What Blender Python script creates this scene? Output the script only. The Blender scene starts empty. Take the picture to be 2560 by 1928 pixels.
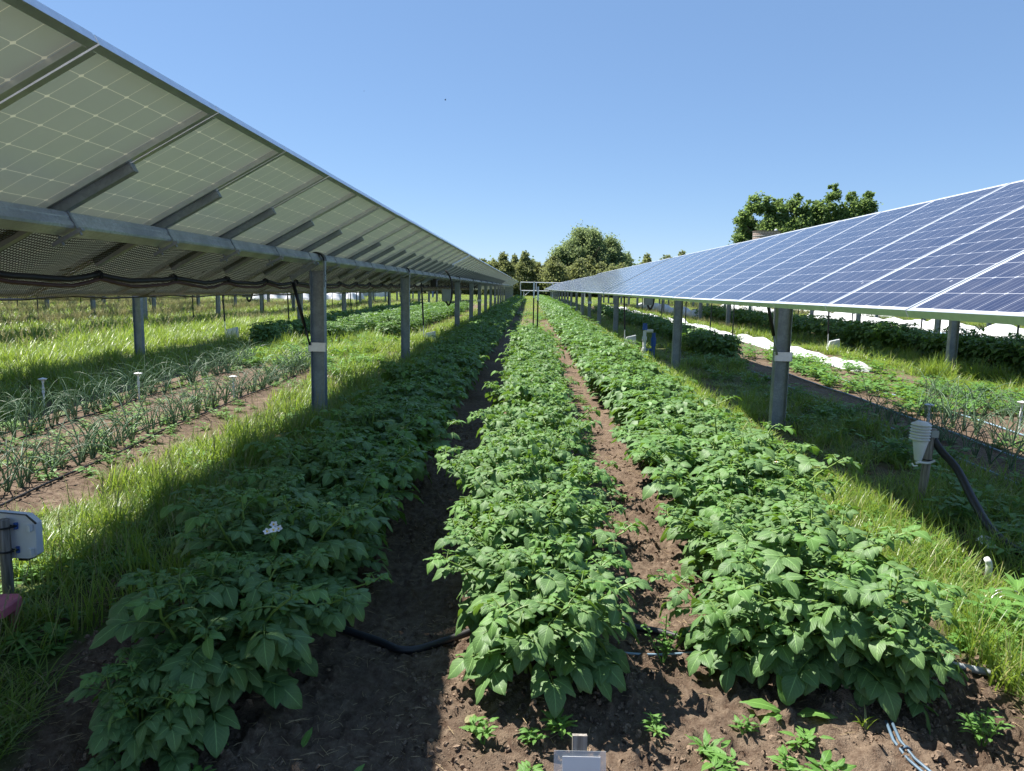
import bpy, math, random
import numpy as np
from mathutils import Vector, Matrix, Euler

random.seed(7)
RS = np.random.RandomState(11)
R = math.radians
SC = bpy.context.scene
COL = SC.collection

# ------------------------------------------------------------------ camera, light, exposure
EYE = 1.56
YAW, PITCH, ROLL = -.0223, .1304, .0189
cam_d = bpy.data.cameras.new('camera')
cam = bpy.data.objects.new('camera', cam_d)
COL.objects.link(cam)
cy, sy, cp, sp = math.cos(YAW), math.sin(YAW), math.cos(PITCH), math.sin(PITCH)
fv = Vector((sy*cp, cy*cp, -sp)); r0 = Vector((cy, -sy, 0)); u0 = r0.cross(fv)
rv = r0*math.cos(ROLL)+u0*math.sin(ROLL); uv_ = rv.cross(fv)
cam.matrix_world = Matrix(((rv.x, uv_.x, -fv.x, 0), (rv.y, uv_.y, -fv.y, 0), (rv.z, uv_.z, -fv.z, EYE), (0, 0, 0, 1)))
cam_d.sensor_width = 36; cam_d.lens = 25.53
cam_d.clip_start = .05; cam_d.clip_end = 5000
SC.camera = cam

SUN = Vector((-.459, .208, .864)).normalized()
w = bpy.data.worlds.new('World'); SC.world = w; w.use_nodes = True
nt = w.node_tree
sky = nt.nodes.new('ShaderNodeTexSky'); sky.sky_type = 'NISHITA'; sky.sun_disc = False
sky.sun_elevation = math.asin(SUN.z); sky.sun_rotation = math.atan2(SUN.x, SUN.y)
sky.altitude = 1500; sky.air_density = 1.0; sky.dust_density = .2; sky.ozone_density = 3.5
# the physical sky evened out with a plain clear-day blue, as the phone exposed it
smx = nt.nodes.new('ShaderNodeMix'); smx.data_type = 'RGBA'; smx.inputs[0].default_value = .50
smx.inputs[7].default_value = (1.30, 2.35, 4.2, 1)
nt.links.new(sky.outputs[0], smx.inputs[6]); nt.links.new(smx.outputs[2], nt.nodes['Background'].inputs[0])
nt.nodes['Background'].inputs[1].default_value = .084
sl = bpy.data.lights.new('sun', 'SUN'); sl.energy = 5.0; sl.angle = R(.5); sl.color = (1, .955, .88)
so = bpy.data.objects.new('sun', sl); COL.objects.link(so)
so.rotation_euler = SUN.to_track_quat('Z', 'Y').to_euler()
SC.view_settings.view_transform = 'Standard'; SC.view_settings.look = 'None'
SC.view_settings.exposure = 1.10; SC.view_settings.gamma = 1
SC.cycles.max_bounces = 6; SC.cycles.transparent_max_bounces = 12
SC.cycles.diffuse_bounces = 3; SC.cycles.caustics_reflective = False; SC.cycles.caustics_refractive = False

# ------------------------------------------------------------------ helpers
def tag(o, label=None, cat=None, group=None, kind=None):
    if label: o['label'] = label
    if cat: o['category'] = cat
    if group: o['group'] = group
    if kind: o['kind'] = kind
    return o

def empty(name, loc, rz=0, rot=None):
    o = bpy.data.objects.new(name, None); COL.objects.link(o)
    o.location = loc; o.rotation_euler = rot or (0, 0, rz); o.empty_display_size = .1
    return o

def inst(name, data, parent=None, loc=(0, 0, 0), rot=(0, 0, 0), scale=(1, 1, 1)):
    o = bpy.data.objects.new(name, data); COL.objects.link(o)
    if parent: o.parent = parent
    o.location = loc; o.rotation_euler = rot; o.scale = scale
    return o

class MB:
    def __init__(s): s.v = []; s.f = []; s.m = []; s.uv = []; s.n = 0
    def add(s, v, f, mi=0, uv=None):
        v = np.asarray(v, float).reshape(-1, 3)
        s.v.append(v); b = s.n
        for q in f: s.f.append(tuple(int(i)+b for i in q)); s.m.append(mi)
        s.uv.append(np.zeros((len(v), 2)) if uv is None else np.asarray(uv, float)); s.n += len(v)
        return s
    def box(s, c, d, rot=None, mi=0, bev=0):
        x, y, z = [q/2 for q in d]
        if bev > 0:
            pr = [(-x+bev, -y), (x-bev, -y), (x, -y+bev), (x, y-bev), (x-bev, y), (-x+bev, y), (-x, y-bev), (-x, -y+bev)]
            v = [(a, b, -z) for a, b in pr]+[(a, b, z) for a, b in pr]
            f = [tuple(range(7, -1, -1)), tuple(range(8, 16))]+[(i, (i+1) % 8, (i+1) % 8+8, i+8) for i in range(8)]
        else:
            v = [(-x, -y, -z), (x, -y, -z), (x, y, -z), (-x, y, -z), (-x, -y, z), (x, -y, z), (x, y, z), (-x, y, z)]
            f = [(0, 3, 2, 1), (4, 5, 6, 7), (0, 1, 5, 4), (1, 2, 6, 5), (2, 3, 7, 6), (3, 0, 4, 7)]
        v = np.array(v, float)
        if rot is not None:
            M = np.array(Euler(rot).to_matrix()); v = v@M.T
        s.add(v+np.array(c), f, mi); return s
    def tube(s, pts, rad, n=8, mi=0, cap=True, sx=1.0):
        pts = [Vector(p) for p in pts]; k = len(pts)
        if not hasattr(rad, '__len__'): rad = [rad]*k
        t0 = (pts[1]-pts[0]).normalized()
        a = Vector((0, 0, 1)) if abs(t0.z) < .9 else Vector((1, 0, 0))
        nrm = (a-t0*a.dot(t0)).normalized()
        vs = []
        for i, p in enumerate(pts):
            t = (pts[min(i+1, k-1)]-pts[max(i-1, 0)]).normalized()
            nrm = (nrm-t*nrm.dot(t)).normalized(); b = t.cross(nrm)
            for j in range(n):
                an = 2*math.pi*j/n
                vs.append(p+nrm*math.cos(an)*rad[i]+b*math.sin(an)*rad[i]*sx)
        f = [(i*n+j, i*n+(j+1) % n, (i+1)*n+(j+1) % n, (i+1)*n+j) for i in range(k-1) for j in range(n)]
        if cap: f += [tuple(range(n-1, -1, -1)), tuple(range((k-1)*n, k*n))]
        uv = [(j/n, i/(k-1)) for i in range(k) for j in range(n)]
        s.add([tuple(q) for q in vs], f, mi, uv); return s
    def lathe(s, prof, c=(0, 0, 0), n=16, mi=0):
        vs = []; k = len(prof)
        for r_, z in prof:
            for j in range(n):
                a = 2*math.pi*j/n; vs.append((c[0]+r_*math.cos(a), c[1]+r_*math.sin(a), c[2]+z))
        f = [(i*n+j, i*n+(j+1) % n, (i+1)*n+(j+1) % n, (i+1)*n+j) for i in range(k-1) for j in range(n)]
        f += [tuple(range(n-1, -1, -1)), tuple(range((k-1)*n, k*n))]
        s.add(vs, f, mi); return s
    def mesh(s, name, mats, smooth=False):
        me = bpy.data.meshes.new(name)
        V = np.concatenate(s.v)
        me.from_pydata(V.tolist(), [], s.f)
        UV = np.concatenate(s.uv)
        ul = me.uv_layers.new(name='UVMap')
        li = np.zeros(len(me.loops), dtype=np.int32); me.loops.foreach_get('vertex_index', li)
        ul.data.foreach_set('uv', UV[li].ravel())
        for m in (mats if isinstance(mats, (list, tuple)) else [mats]): me.materials.append(m)
        me.polygons.foreach_set('material_index', s.m)
        if smooth: me.polygons.foreach_set('use_smooth', [True]*len(me.polygons))
        me.update(); return me
    def build(s, name, mats, parent=None, loc=(0, 0, 0), smooth=False, rot=(0, 0, 0)):
        return inst(name, s.mesh(name, mats, smooth), parent, loc, rot)

# ------------------------------------------------------------------ materials
def mat(name, base=(.5, .5, .5), rough=.6, metal=0, spec=.5):
    m = bpy.data.materials.new(name); m.use_nodes = True
    b = m.node_tree.nodes['Principled BSDF']
    b.inputs['Base Color'].default_value = (*base, 1); b.inputs['Roughness'].default_value = rough
    b.inputs['Metallic'].default_value = metal; b.inputs['Specular IOR Level'].default_value = spec
    return m, m.node_tree, b

def nd(t, typ, **kw):
    n = t.nodes.new(typ)
    for k, v in kw.items():
        if k.startswith('i_'):
            key = k[2:]; key = int(key) if key.isdigit() else key
            n.inputs[key].default_value = v
        else: setattr(n, k, v)
    return n

def mth(t, op, a, b=None, c=None):
    n = t.nodes.new('ShaderNodeMath'); n.operation = op
    for i, x in enumerate((a, b, c)):
        if x is None: continue
        if isinstance(x, (int, float)): n.inputs[i].default_value = x
        else: t.links.new(x, n.inputs[i])
    return n.outputs[0]

def mix(t, fac, a, b):
    n = t.nodes.new('ShaderNodeMix'); n.data_type = 'RGBA'
    for sk, x in ((0, fac), (6, a), (7, b)):
        if isinstance(x, (int, float)): n.inputs[sk].default_value = x
        elif isinstance(x, tuple): n.inputs[sk].default_value = (*x, 1) if len(x) == 3 else x
        else: t.links.new(x, n.inputs[sk])
    return n.outputs[2]

def noise(t, scale, detail=4, vec=None, rough=.55):
    n = nd(t, 'ShaderNodeTexNoise'); n.inputs['Scale'].default_value = scale
    n.inputs['Detail'].default_value = detail; n.inputs['Roughness'].default_value = rough
    if vec is not None: t.links.new(vec, n.inputs['Vector'])
    return n.outputs[0]

def ramp(t, x, lo, hi, a=(0, 0, 0), b=(1, 1, 1)):
    n = nd(t, 'ShaderNodeValToRGB'); e = n.color_ramp.elements
    e[0].position = lo; e[1].position = hi; e[0].color = (*a, 1); e[1].color = (*b, 1)
    t.links.new(x, n.inputs[0]); return n.outputs[0]

def bump(t, b, h, strength=.3, dist=.01):
    n = nd(t, 'ShaderNodeBump'); n.inputs['Strength'].default_value = strength; n.inputs['Distance'].default_value = dist
    t.links.new(h, n.inputs['Height']); t.links.new(n.outputs[0], b.inputs['Normal'])

def objco(t): return nd(t, 'ShaderNodeTexCoord').outputs['Object']

def galv(name, base, rough=.45, metal=.75, sc=60):
    m, t, b = mat(name, base, rough, metal)
    v = nd(t, 'ShaderNodeTexVoronoi', i_Scale=sc); t.links.new(objco(t), v.inputs['Vector'])
    n2 = noise(t, 4, 5, objco(t))
    c = mix(t, v.outputs['Color'], tuple(x*.8 for x in base), tuple(min(1, x*1.2) for x in base))
    c = mix(t, ramp(t, n2, .35, .7), c, tuple(x*.62 for x in base))
    t.links.new(c, b.inputs['Base Color'])
    t.links.new(mth(t, 'MULTIPLY_ADD', n2, .3, rough-.12), b.inputs['Roughness'])
    bump(t, b, n2, .15, .004)
    return m

def simple(name, base, rough=.6, metal=0, var=.25, sc=8, bmp=.1, spec=.5):
    m, t, b = mat(name, base, rough, metal, spec)
    n = noise(t, sc, 5, objco(t))
    t.links.new(mix(t, ramp(t, n, .3, .72), tuple(x*(1-var) for x in base), tuple(min(1, x*(1+var)) for x in base)), b.inputs['Base Color'])
    bump(t, b, n, bmp, .004)
    return m

def leafmat(name, c1, c2, trans, rough=.42, tf=.35, veins=True, hv=.35, spec=.5, young=None):
    """c1,c2 the two ends of the leaf colour, trans the colour light takes through the leaf"""
    m = bpy.data.materials.new(name); m.use_nodes = True; t = m.node_tree
    b = t.nodes['Principled BSDF']; out = t.nodes['Material Output']
    oi = nd(t, 'ShaderNodeObjectInfo'); tc = nd(t, 'ShaderNodeTexCoord')
    n = noise(t, 9, 2, tc.outputs['Object'])
    f = mth(t, 'ADD', mth(t, 'MULTIPLY', oi.outputs['Random'], hv), mth(t, 'MULTIPLY', ramp(t, n, .3, .7), 1-hv))
    c = mix(t, f, c1, c2)
    sep = nd(t, 'ShaderNodeSeparateXYZ'); t.links.new(tc.outputs['UV'], sep.inputs[0])
    u, v = sep.outputs[0], sep.outputs[1]
    n5 = noise(t, 5.5, 2, tc.outputs['Object'])
    c = mix(t, ramp(t, n5, .68, .80, b=(.7, .7, .7)), c, tuple(x*.6+y*.4 for x, y in zip(c2, trans)))
    if veins:
        vo = nd(t, 'ShaderNodeTexVoronoi', i_Scale=70.); t.links.new(tc.outputs['Object'], vo.inputs['Vector'])
        sp_ = mth(t, 'MULTIPLY', mth(t, 'LESS_THAN', vo.outputs['Distance'], .12), ramp(t, vo.outputs['Color'], .6, .65))
        c = mix(t, mth(t, 'MULTIPLY', sp_, .8), c, (.03, .03, .015))
    if young:   # third material slot of information: v > 1 marks young leaves
        yg = mth(t, 'GREATER_THAN', v, 1.5); c = mix(t, mth(t, 'MULTIPLY', yg, .65), c, young)
    if veins:
        a = mth(t, 'ABSOLUTE', mth(t, 'SUBTRACT', u, .5))
        vv = mth(t, 'FRACT', v)
        mid = mth(t, 'LESS_THAN', a, .022)
        lat = mth(t, 'FRACT', mth(t, 'MULTIPLY', mth(t, 'SUBTRACT', vv, mth(t, 'MULTIPLY', a, .75)), 7.0))
        lat = mth(t, 'ABSOLUTE', mth(t, 'SUBTRACT', lat, .5))   # 0 between, .5 at vein
        ln = mth(t, 'GREATER_THAN', lat, .462)
        vm = mth(t, 'MAXIMUM', mid, mth(t, 'MULTIPLY', ln, .4))
        c = mix(t, mth(t, 'MULTIPLY', vm, .75), c, tuple(min(1, x*2.2) for x in c2))
        h = mth(t, 'SUBTRACT', mth(t, 'MULTIPLY', mth(t, 'SUBTRACT', .5, lat), .8), mth(t, 'MULTIPLY', mid, .5))
        fn = noise(t, 90, 2, tc.outputs['Object'])
        bump(t, b, mth(t, 'ADD', h, mth(t, 'MULTIPLY', fn, .5)), .42, .003)
    t.links.new(c, b.inputs['Base Color'])
    b.inputs['Roughness'].default_value = rough; b.inputs['Specular IOR Level'].default_value = spec
    tr = nd(t, 'ShaderNodeBsdfTranslucent'); tr.inputs[0].default_value = (*trans, 1)
    ms = nd(t, 'ShaderNodeMixShader'); ms.inputs[0].default_value = tf
    t.links.new(b.outputs[0], ms.inputs[1]); t.links.new(tr.outputs[0], ms.inputs[2]); t.links.new(ms.outputs[0], out.inputs[0])
    return m

M = {}
M['potato'] = leafmat('potato_leaf', (.078, .160, .052), (.138, .235, .076), (.24, .44, .04), rough=.52, spec=.4, tf=.22, young=(.13, .27, .055))
M['potato_far'] = leafmat('potato_leaf_far', (.085, .172, .056), (.145, .245, .08), (.24, .44, .04), rough=.52, spec=.4, tf=.22, veins=False, young=(.15, .30, .06))
M['stem'] = leafmat('potato_stem', (.16, .26, .05), (.20, .32, .06), (.25, .4, .05), tf=.15, veins=False)
M['grass'] = leafmat('grass_blade', (.10, .185, .030), (.20, .30, .05), (.38, .53, .06), rough=.38, tf=.38, veins=False, hv=.8, young=(.42, .36, .17))
M['onion'] = leafmat('onion_leaf', (.11, .19, .11), (.19, .29, .16), (.22, .38, .12), rough=.4, tf=.22, veins=False, hv=.6, young=(.42, .36, .2))
M['weed'] = leafmat('weed_leaf', (.085, .20, .04), (.15, .30, .065), (.32, .52, .06), rough=.5, tf=.32, veins=True, hv=.6)
M['seed'] = leafmat('seed_head', (.34, .33, .16), (.48, .44, .24), (.5, .45, .2), rough=.7, tf=.4, veins=False)
M['white_petal'] = simple('petal_white', (.8, .8, .78), .5)
M['yellow'] = simple('petal_yellow', (.75, .5, .03), .5)
M['galv'] = galv('galvanised_steel', (.35, .39, .42), .5, .4)
M['tube'] = galv('galvanised_tube', (.46, .50, .54), .42, .45, 90)
M['alu'] = simple('aluminium_frame', (.72, .75, .78), .38, .8, .08, 20, .05)
M['black'] = simple('black_plastic', (.016, .016, .018), .45, 0, .3, 20, .1)
M['cable'] = simple('black_cable', (.02, .016, .015), .55)
M['brown'] = simple('brown_cable', (.09, .035, .025), .6)
M['white'] = simple('white_plastic', (.74, .75, .76), .45, 0, .1, 6, .05)
M['grey'] = simple('grey_enclosure', (.33, .36, .37), .5, 0, .12, 6, .05)
M['blue'] = simple('blue_valve', (.02, .09, .34), .4)
M['bluepvc'] = simple('pale_blue_pipe', (.22, .33, .42), .5)
M['tapeblue'] = simple('drip_tape_film', (.11, .17, .23), .35)
M['pink'] = simple('pink_plastic', (.62, .16, .22), .5, 0, .2, 12)
M['tgreen'] = simple('fence_post_paint', (.018, .028, .022), .55)
M['cloth'] = simple('row_cover_fabric', (.62, .63, .64), .8, 0, .05, 3, .3)
M['straw'] = simple('straw', (.42, .31, .17), .8, 0, .3, 30)
M['silo'] = None

def wood(name, c1, c2):
    m, t, b = mat(name, c1, .8)
    mp = nd(t, 'ShaderNodeMapping'); mp.inputs['Scale'].default_value = (30, 30, 2)
    t.links.new(objco(t), mp.inputs[0])
    n = noise(t, 3, 6, mp.outputs[0])
    t.links.new(mix(t, ramp(t, n, .35, .65), c1, c2), b.inputs['Base Color']); bump(t, b, n, .6, .004)
    return m
M['wood'] = wood('weathered_wood', (.15, .13, .11), (.36, .33, .29))
M['bark'] = wood('tree_bark', (.07, .055, .04), (.16, .13, .10))

# photovoltaic laminate: front cells under glass, back sheet with cell backs showing
def grid_nodes(t, uvsock):
    sep = nd(t, 'ShaderNodeSeparateXYZ'); t.links.new(uvsock, sep.inputs[0])
    cells = []
    for s_, L, W, n_, p in ((sep.outputs[0], .992, .022, 6, .158), (sep.outputs[1], 1.956, .030, 12, .158)):
        m_ = mth(t, 'SUBTRACT', mth(t, 'MULTIPLY', s_, L), W)
        fr = mth(t, 'FRACT', mth(t, 'DIVIDE', m_, p))
        d = mth(t, 'SUBTRACT', .5, mth(t, 'ABSOLUTE', mth(t, 'SUBTRACT', fr, .5)))  # 0 at line, .5 centre
        cells.append((d, m_, fr))
    return cells
def panel_mats():
    # front
    m, t, b = mat('pv_glass', (.02, .03, .08), .09)
    tc = nd(t, 'ShaderNodeTexCoord'); (du, mu, fu), (dv, mv, fv2) = grid_nodes(t, tc.outputs['UV'])
    line = mth(t, 'MAXIMUM', mth(t, 'LESS_THAN', mth(t, 'MINIMUM', du, dv), .011), mth(t, 'LESS_THAN', mth(t, 'ADD', du, dv), .075))
    out = mth(t, 'MAXIMUM', mth(t, 'LESS_THAN', mu, 0), mth(t, 'GREATER_THAN', mu, .948))
    out = mth(t, 'MAXIMUM', out, mth(t, 'MAXIMUM', mth(t, 'LESS_THAN', mv, 0), mth(t, 'GREATER_THAN', mv, 1.896)))
    line = mth(t, 'MAXIMUM', line, out)
    bb = mth(t, 'ABSOLUTE', mth(t, 'SUBTRACT', mth(t, 'FRACT', mth(t, 'MULTIPLY', fu, 4)), .5))
    bus = mth(t, 'MULTIPLY', mth(t, 'LESS_THAN', bb, .035), .35)
    nn = noise(t, 6, 4, tc.outputs['Object'])
    oi = nd(t, 'ShaderNodeObjectInfo')
    cell = mix(t, oi.outputs['Random'], (.016, .019, .046), (.021, .024, .058))
    cell = mix(t, bus, cell, (.35, .38, .45))
    c = mix(t, mth(t, 'MAXIMUM', mth(t, 'MULTIPLY', line, .55), mth(t, 'MULTIPLY', out, .95)), cell, (.80, .82, .86))
    dust = mix(t, mth(t, 'MULTIPLY', ramp(t, nn, .35, .8), .10), c, (.45, .42, .4))
    vo = nd(t, 'ShaderNodeTexVoronoi', i_Scale=3.2); t.links.new(tc.outputs['Object'], vo.inputs['Vector'])
    drop = mth(t, 'MULTIPLY', mth(t, 'LESS_THAN', vo.outputs['Distance'], .045), ramp(t, vo.outputs['Color'], .55, .6))
    dust = mix(t, mth(t, 'MULTIPLY', drop, .6), dust, (.7, .7, .68))
    t.links.new(dust, b.inputs['Base Color'])
    t.links.new(mth(t, 'MULTIPLY_ADD', nn, .08, .07), b.inputs['Roughness'])
    b.inputs['Specular IOR Level'].default_value = .38
    # the other side of the same sheet: cell backs behind a pale back sheet that lets some light through
    b2 = nd(t, 'ShaderNodeBsdfPrincipled'); b2.inputs['Roughness'].default_value = .38
    lineb = mth(t, 'MAXIMUM', mth(t, 'LESS_THAN', mth(t, 'MINIMUM', du, dv), .010), mth(t, 'LESS_THAN', mth(t, 'ADD', du, dv), .085))
    cellb = mix(t, noise(t, 3, 3, tc.outputs['Object']), (.44, .50, .46), (.50, .56, .52))
    t.links.new(mix(t, lineb, cellb, (.84, .84, .74)), b2.inputs['Base Color'])
    tr = nd(t, 'ShaderNodeBsdfTranslucent'); t.links.new(mix(t, lineb, (.027, .032, .027), (.066, .069, .052)), tr.inputs[0])
    ad = nd(t, 'ShaderNodeAddShader'); t.links.new(b2.outputs[0], ad.inputs[0]); t.links.new(tr.outputs[0], ad.inputs[1])
    geo = nd(t, 'ShaderNodeNewGeometry'); ms = nd(t, 'ShaderNodeMixShader')
    t.links.new(geo.outputs['Backfacing'], ms.inputs[0]); t.links.new(b.outputs[0], ms.inputs[1]); t.links.new(ad.outputs[0], ms.inputs[2])
    t.links.new(ms.outputs[0], t.nodes['Material Output'].inputs[0])
    return m, m
M['pv'], M['pvback'] = panel_mats()
M['dark_pv'] = M['pv']

def net_mat():
    m = bpy.data.materials.new('shade_netting'); m.use_nodes = True; t = m.node_tree
    b = t.nodes['Principled BSDF']; b.inputs['Base Color'].default_value = (.022, .02, .014, 1); b.inputs['Roughness'].default_value = .7
    tc = nd(t, 'ShaderNodeTexCoord'); sep = nd(t, 'ShaderNodeSeparateXYZ'); t.links.new(tc.outputs['UV'], sep.inputs[0])
    a = mth(t, 'FRACT', sep.outputs[0]); c = mth(t, 'FRACT', sep.outputs[1])
    on = mth(t, 'MAXIMUM', mth(t, 'LESS_THAN', a, .42), mth(t, 'LESS_THAN', c, .42))
    dn = noise(t, 1.6, 5, tc.outputs['Object'])
    on = mth(t, 'MAXIMUM', on, mth(t, 'GREATER_THAN', dn, .635))
    tp = nd(t, 'ShaderNodeBsdfTransparent'); ms = nd(t, 'ShaderNodeMixShader')
    t.links.new(on, ms.inputs[0]); t.links.new(tp.outputs[0], ms.inputs[1]); t.links.new(b.outputs[0], ms.inputs[2])
    t.links.new(ms.outputs[0], t.nodes['Material Output'].inputs[0]); return m
M['net'] = net_mat()

# ------------------------------------------------------------------ ground
_tab = RS.rand(256, 256)
def vnoise(x, y):
    xi = np.floor(x).astype(int); yi = np.floor(y).astype(int); fx = x-xi; fy = y-yi
    fx = fx*fx*(3-2*fx); fy = fy*fy*(3-2*fy)
    g = lambda a, b: _tab[a % 256, b % 256]
    return (g(xi, yi)*(1-fx)*(1-fy)+g(xi+1, yi)*fx*(1-fy)+g(xi, yi+1)*(1-fx)*fy+g(xi+1, yi+1)*fx*fy)-.5
def fbm(x, y, o=4):
    s = 0; a = 1.
    for i in range(o): s = s+a*vnoise(x*2**i+i*17.3, y*2**i+i*9.1); a *= .55
    return s
def base_z(y):
    return np.interp(y, [-50, 4, 8, 14, 19, 25, 165, 400, 3000], [0, 0, .06, .13, .17, .20, .62, .8, .8])
PROWS = [(-1.12, 2.2, 80), (.05, 2.6, 17), (1.30, 2.6, 80)]
def ground_z(x, y):
    x = np.asarray(x, float); y = np.asarray(y, float)
    z = base_z(y)
    for rx, a, b in PROWS:
        m_ = np.clip((y-a+.3)/.6, 0, 1)*np.clip((b-y)/.6, 0, 1)
        z = z+.09*np.exp(-((x-rx)/.30)**2)*m_
    z = z+.05*fbm(x*.5, y*.5, 2)*np.clip((np.abs(x)+y)/20, 0, 1)
    return z
def gz(x, y): return float(ground_z(x, y))

# where grass grows: x0,x1,y0,y1, density factor, height, kind
GR = [(-2.95, -1.72, 1.3, 62, 1.0, .22, 0), (-3.35, -2.9, 1.3, 62, .75, .17, 0),
      (-8.9, -6.9, 6, 62, .8, .22, 0), (-13.6, -8.9, 9, 62, 1.0, .25, 0), (-5.9, -3.1, 13.2, 21, .8, .22, 0), (-6.9, -5.7, 7, 62, .5, .17, 0),
      (1.86, 2.75, 1.6, 62, .85, .17, 0), (2.75, 4.1, 1.6, 62, .62, .17, 0), (7.15, 8.9, 8, 62, .9, .24, 0),
      (2.2, 3.6, 1.6, 3.6, .6, .2, 0),
      (10.6, 13.5, 14, 62, .8, .25, 0), (15.6, 26, 18, 62, .7, .25, 0), (-.45, .55, 17.5, 62, .16, .11, 0), (-.4, .9, 34, 62, .2, .12, 0)]
def grass_mask(x, y):
    m_ = np.zeros_like(x)
    nx = x+.16*fbm(x*2.2+5, y*1.4, 3)*2
    for x0, x1, y0, y1, d, h, k in GR:
        m_ = np.maximum(m_, np.clip((nx-x0)/.12, 0, 1)*np.clip((x1-nx)/.12, 0, 1)*np.clip((y-y0)/.3, 0, 1)*(y < y1+2)*d)
    far = np.clip((y-55)/15, 0, 1)*.8
    out = np.clip((np.abs(x)-13.5)/2, 0, 1)*.8
    return np.maximum(m_, np.maximum(far, out))

def axis(lo, hi, dense_lo, dense_hi, step, grow=1.12, mx=60):
    a = list(np.arange(dense_lo, dense_hi, step)); s = step; p = a[-1]
    while p < hi: s = min(s*grow, mx); p += s; a.append(p)
    s = step; p = dense_lo; b = []
    while p > lo: s = min(s*grow, mx); p -= s; b.append(p)
    return np.array(b[::-1]+a)
gx = axis(-900, 900, -2.6, 3.1, .016, 1.06); gy = axis(-60, 2500, 1.5, 5.6, .016, 1.035)
X, Y = np.meshgrid(gx, gy); Z = ground_z(X, Y)
near = np.clip((9-Y)/4, 0, 1)*np.clip((4.5-np.abs(X))/1.5, 0, 1)
gm = grass_mask(X, Y)
clod = fbm(X*9, Y*9, 5)
rag = np.abs(fbm(X*23+3, Y*23, 3))
Z = Z+near*(.030*clod+.030*np.maximum(0, rag-.20)*3-.006)*(1-.5*gm)
nx_, ny_ = len(gx), len(gy)
ii = np.arange(nx_*ny_).reshape(ny_, nx_)
F_ = np.stack([ii[:-1, :-1], ii[:-1, 1:], ii[1:, 1:], ii[1:, :-1]], -1).reshape(-1, 4)
me = bpy.data.meshes.new('ground'); me.vertices.add(nx_*ny_)
me.vertices.foreach_set('co', np.stack([X, Y, Z], -1).astype(np.float32).ravel())
me.loops.add(len(F_)*4); me.loops.foreach_set('vertex_index', F_.ravel().astype(np.int32))
me.polygons.add(len(F_)); me.polygons.foreach_set('loop_start', (np.arange(len(F_))*4).astype(np.int32))
me.polygons.foreach_set('use_smooth', [True]*len(F_))
me.update(calc_edges=True)
at = me.attributes.new('grass', 'FLOAT', 'POINT'); at.data.foreach_set('value', gm.astype(np.float32).ravel())
at = me.attributes.new('rag', 'FLOAT', 'POINT'); at.data.foreach_set('value', (clod).astype(np.float32).ravel())
def soil_mat():
    m, t, b = mat('soil', (.2, .13, .09), .92, 0, .25)
    geo = nd(t, 'ShaderNodeNewGeometry'); P = geo.outputs['Position']
    n1 = noise(t, 1.3, 6, P); n2 = noise(t, 22, 6, P, .7); n3 = noise(t, 140, 4, P, .7)
    c = mix(t, ramp(t, n1, .35, .65), (.190, .140, .098), (.305, .230, .165))
    c = mix(t, ramp(t, n2, .35, .7), (.095, .060, .040), c)
    v = nd(t, 'ShaderNodeTexVoronoi', i_Scale=150.); t.links.new(P, v.inputs['Vector'])
    fl = mth(t, 'MULTIPLY', mth(t, 'LESS_THAN', v.outputs['Distance'], .22), ramp(t, v.outputs['Color'], .72, .8))
    c = mix(t, mth(t, 'MULTIPLY', fl, .55), c, (.46, .36, .24))
    ga = nd(t, 'ShaderNodeAttribute', attribute_name='grass'); 
    gcol = mix(t, n2, (.05, .09, .018), (.12, .17, .035))
    c = mix(t, mth(t, 'MULTIPLY', ga.outputs['Fac'], ramp(t, n1, .25, .5)), c, gcol)
    t.links.new(c, b.inputs['Base Color'])
    bump(t, b, mth(t, 'ADD', n2, mth(t, 'MULTIPLY', n3, .7)), .9, .02)
    return m
me.materials.append(soil_mat())
ground = bpy.data.objects.new('ground', me); COL.objects.link(ground); tag(ground, kind='structure')

# ------------------------------------------------------------------ solar arrays
TH = R(28.8)
PW, PL, PITCHM = .992, 1.956, 1.002
def frame_mb():
    mb = MB(); h = .040
    hl, hw = PL/2, PW/2
    t_ = .011
    for sx in (-1, 1): mb.box((sx*(hl-t_/2), 0, -h/2), (t_, PW, h))
    for sy_ in (-1, 1): mb.box((0, sy_*(hw-t_/2), -h/2), (PL-2*t_-.001, t_, h))
    for sx in (-1, 1): mb.box((sx*(hl-t_-.0132), 0, -h+.0012), (.026, PW-2*t_-.002, .002))   # return flange
    for sy_ in (-1, 1): mb.box((0, sy_*(hw-t_-.0132), -h+.0012), (PL-2*t_-.058, .026, .002))
    return mb
def lam_mb():
    mb = MB(); hl, hw = PL/2-.0112, PW/2-.0112
    v = [(-hl, -hw, -.002), (hl, -hw, -.002), (hl, hw, -.002), (-hl, hw, -.002), (-hl, -hw, -.007), (hl, -hw, -.007), (hl, hw, -.007), (-hl, hw, -.007)]
    e = .0056
    uv = [(0+.011, 1-e), (.011, e), (1-.011, e), (1-.011, 1-e)]
    uv = [(.011, e), (.011, 1-e), (.989, 1-e), (.989, e)]
    mb.add(v[:4], [(0, 1, 2, 3)], 0, uv)
    return mb
def junction_mb():
    mb = MB(); mb.box((.80, 0, -.018), (.06, .11, .02))
    mb.tube([(.80, .05, -.02), (.76, .25, -.035), (.62, .42, -.03)], .003, 5)
    return mb
LAM = lam_mb().mesh('laminate', [M['pv'], M['pvback']])
FRM = frame_mb().mesh('panel_frame', M['alu'])
fb = lam_mb(); f2 = MB(); f2.v, f2.f, f2.m, f2.uv, f2.n = list(fb.v), list(fb.f), list(fb.m), list(fb.uv), fb.n
ff = frame_mb(); bshift = f2.n
for vv_, uu_ in zip(ff.v, ff.uv): f2.v.append(vv_); f2.uv.append(uu_)
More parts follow.
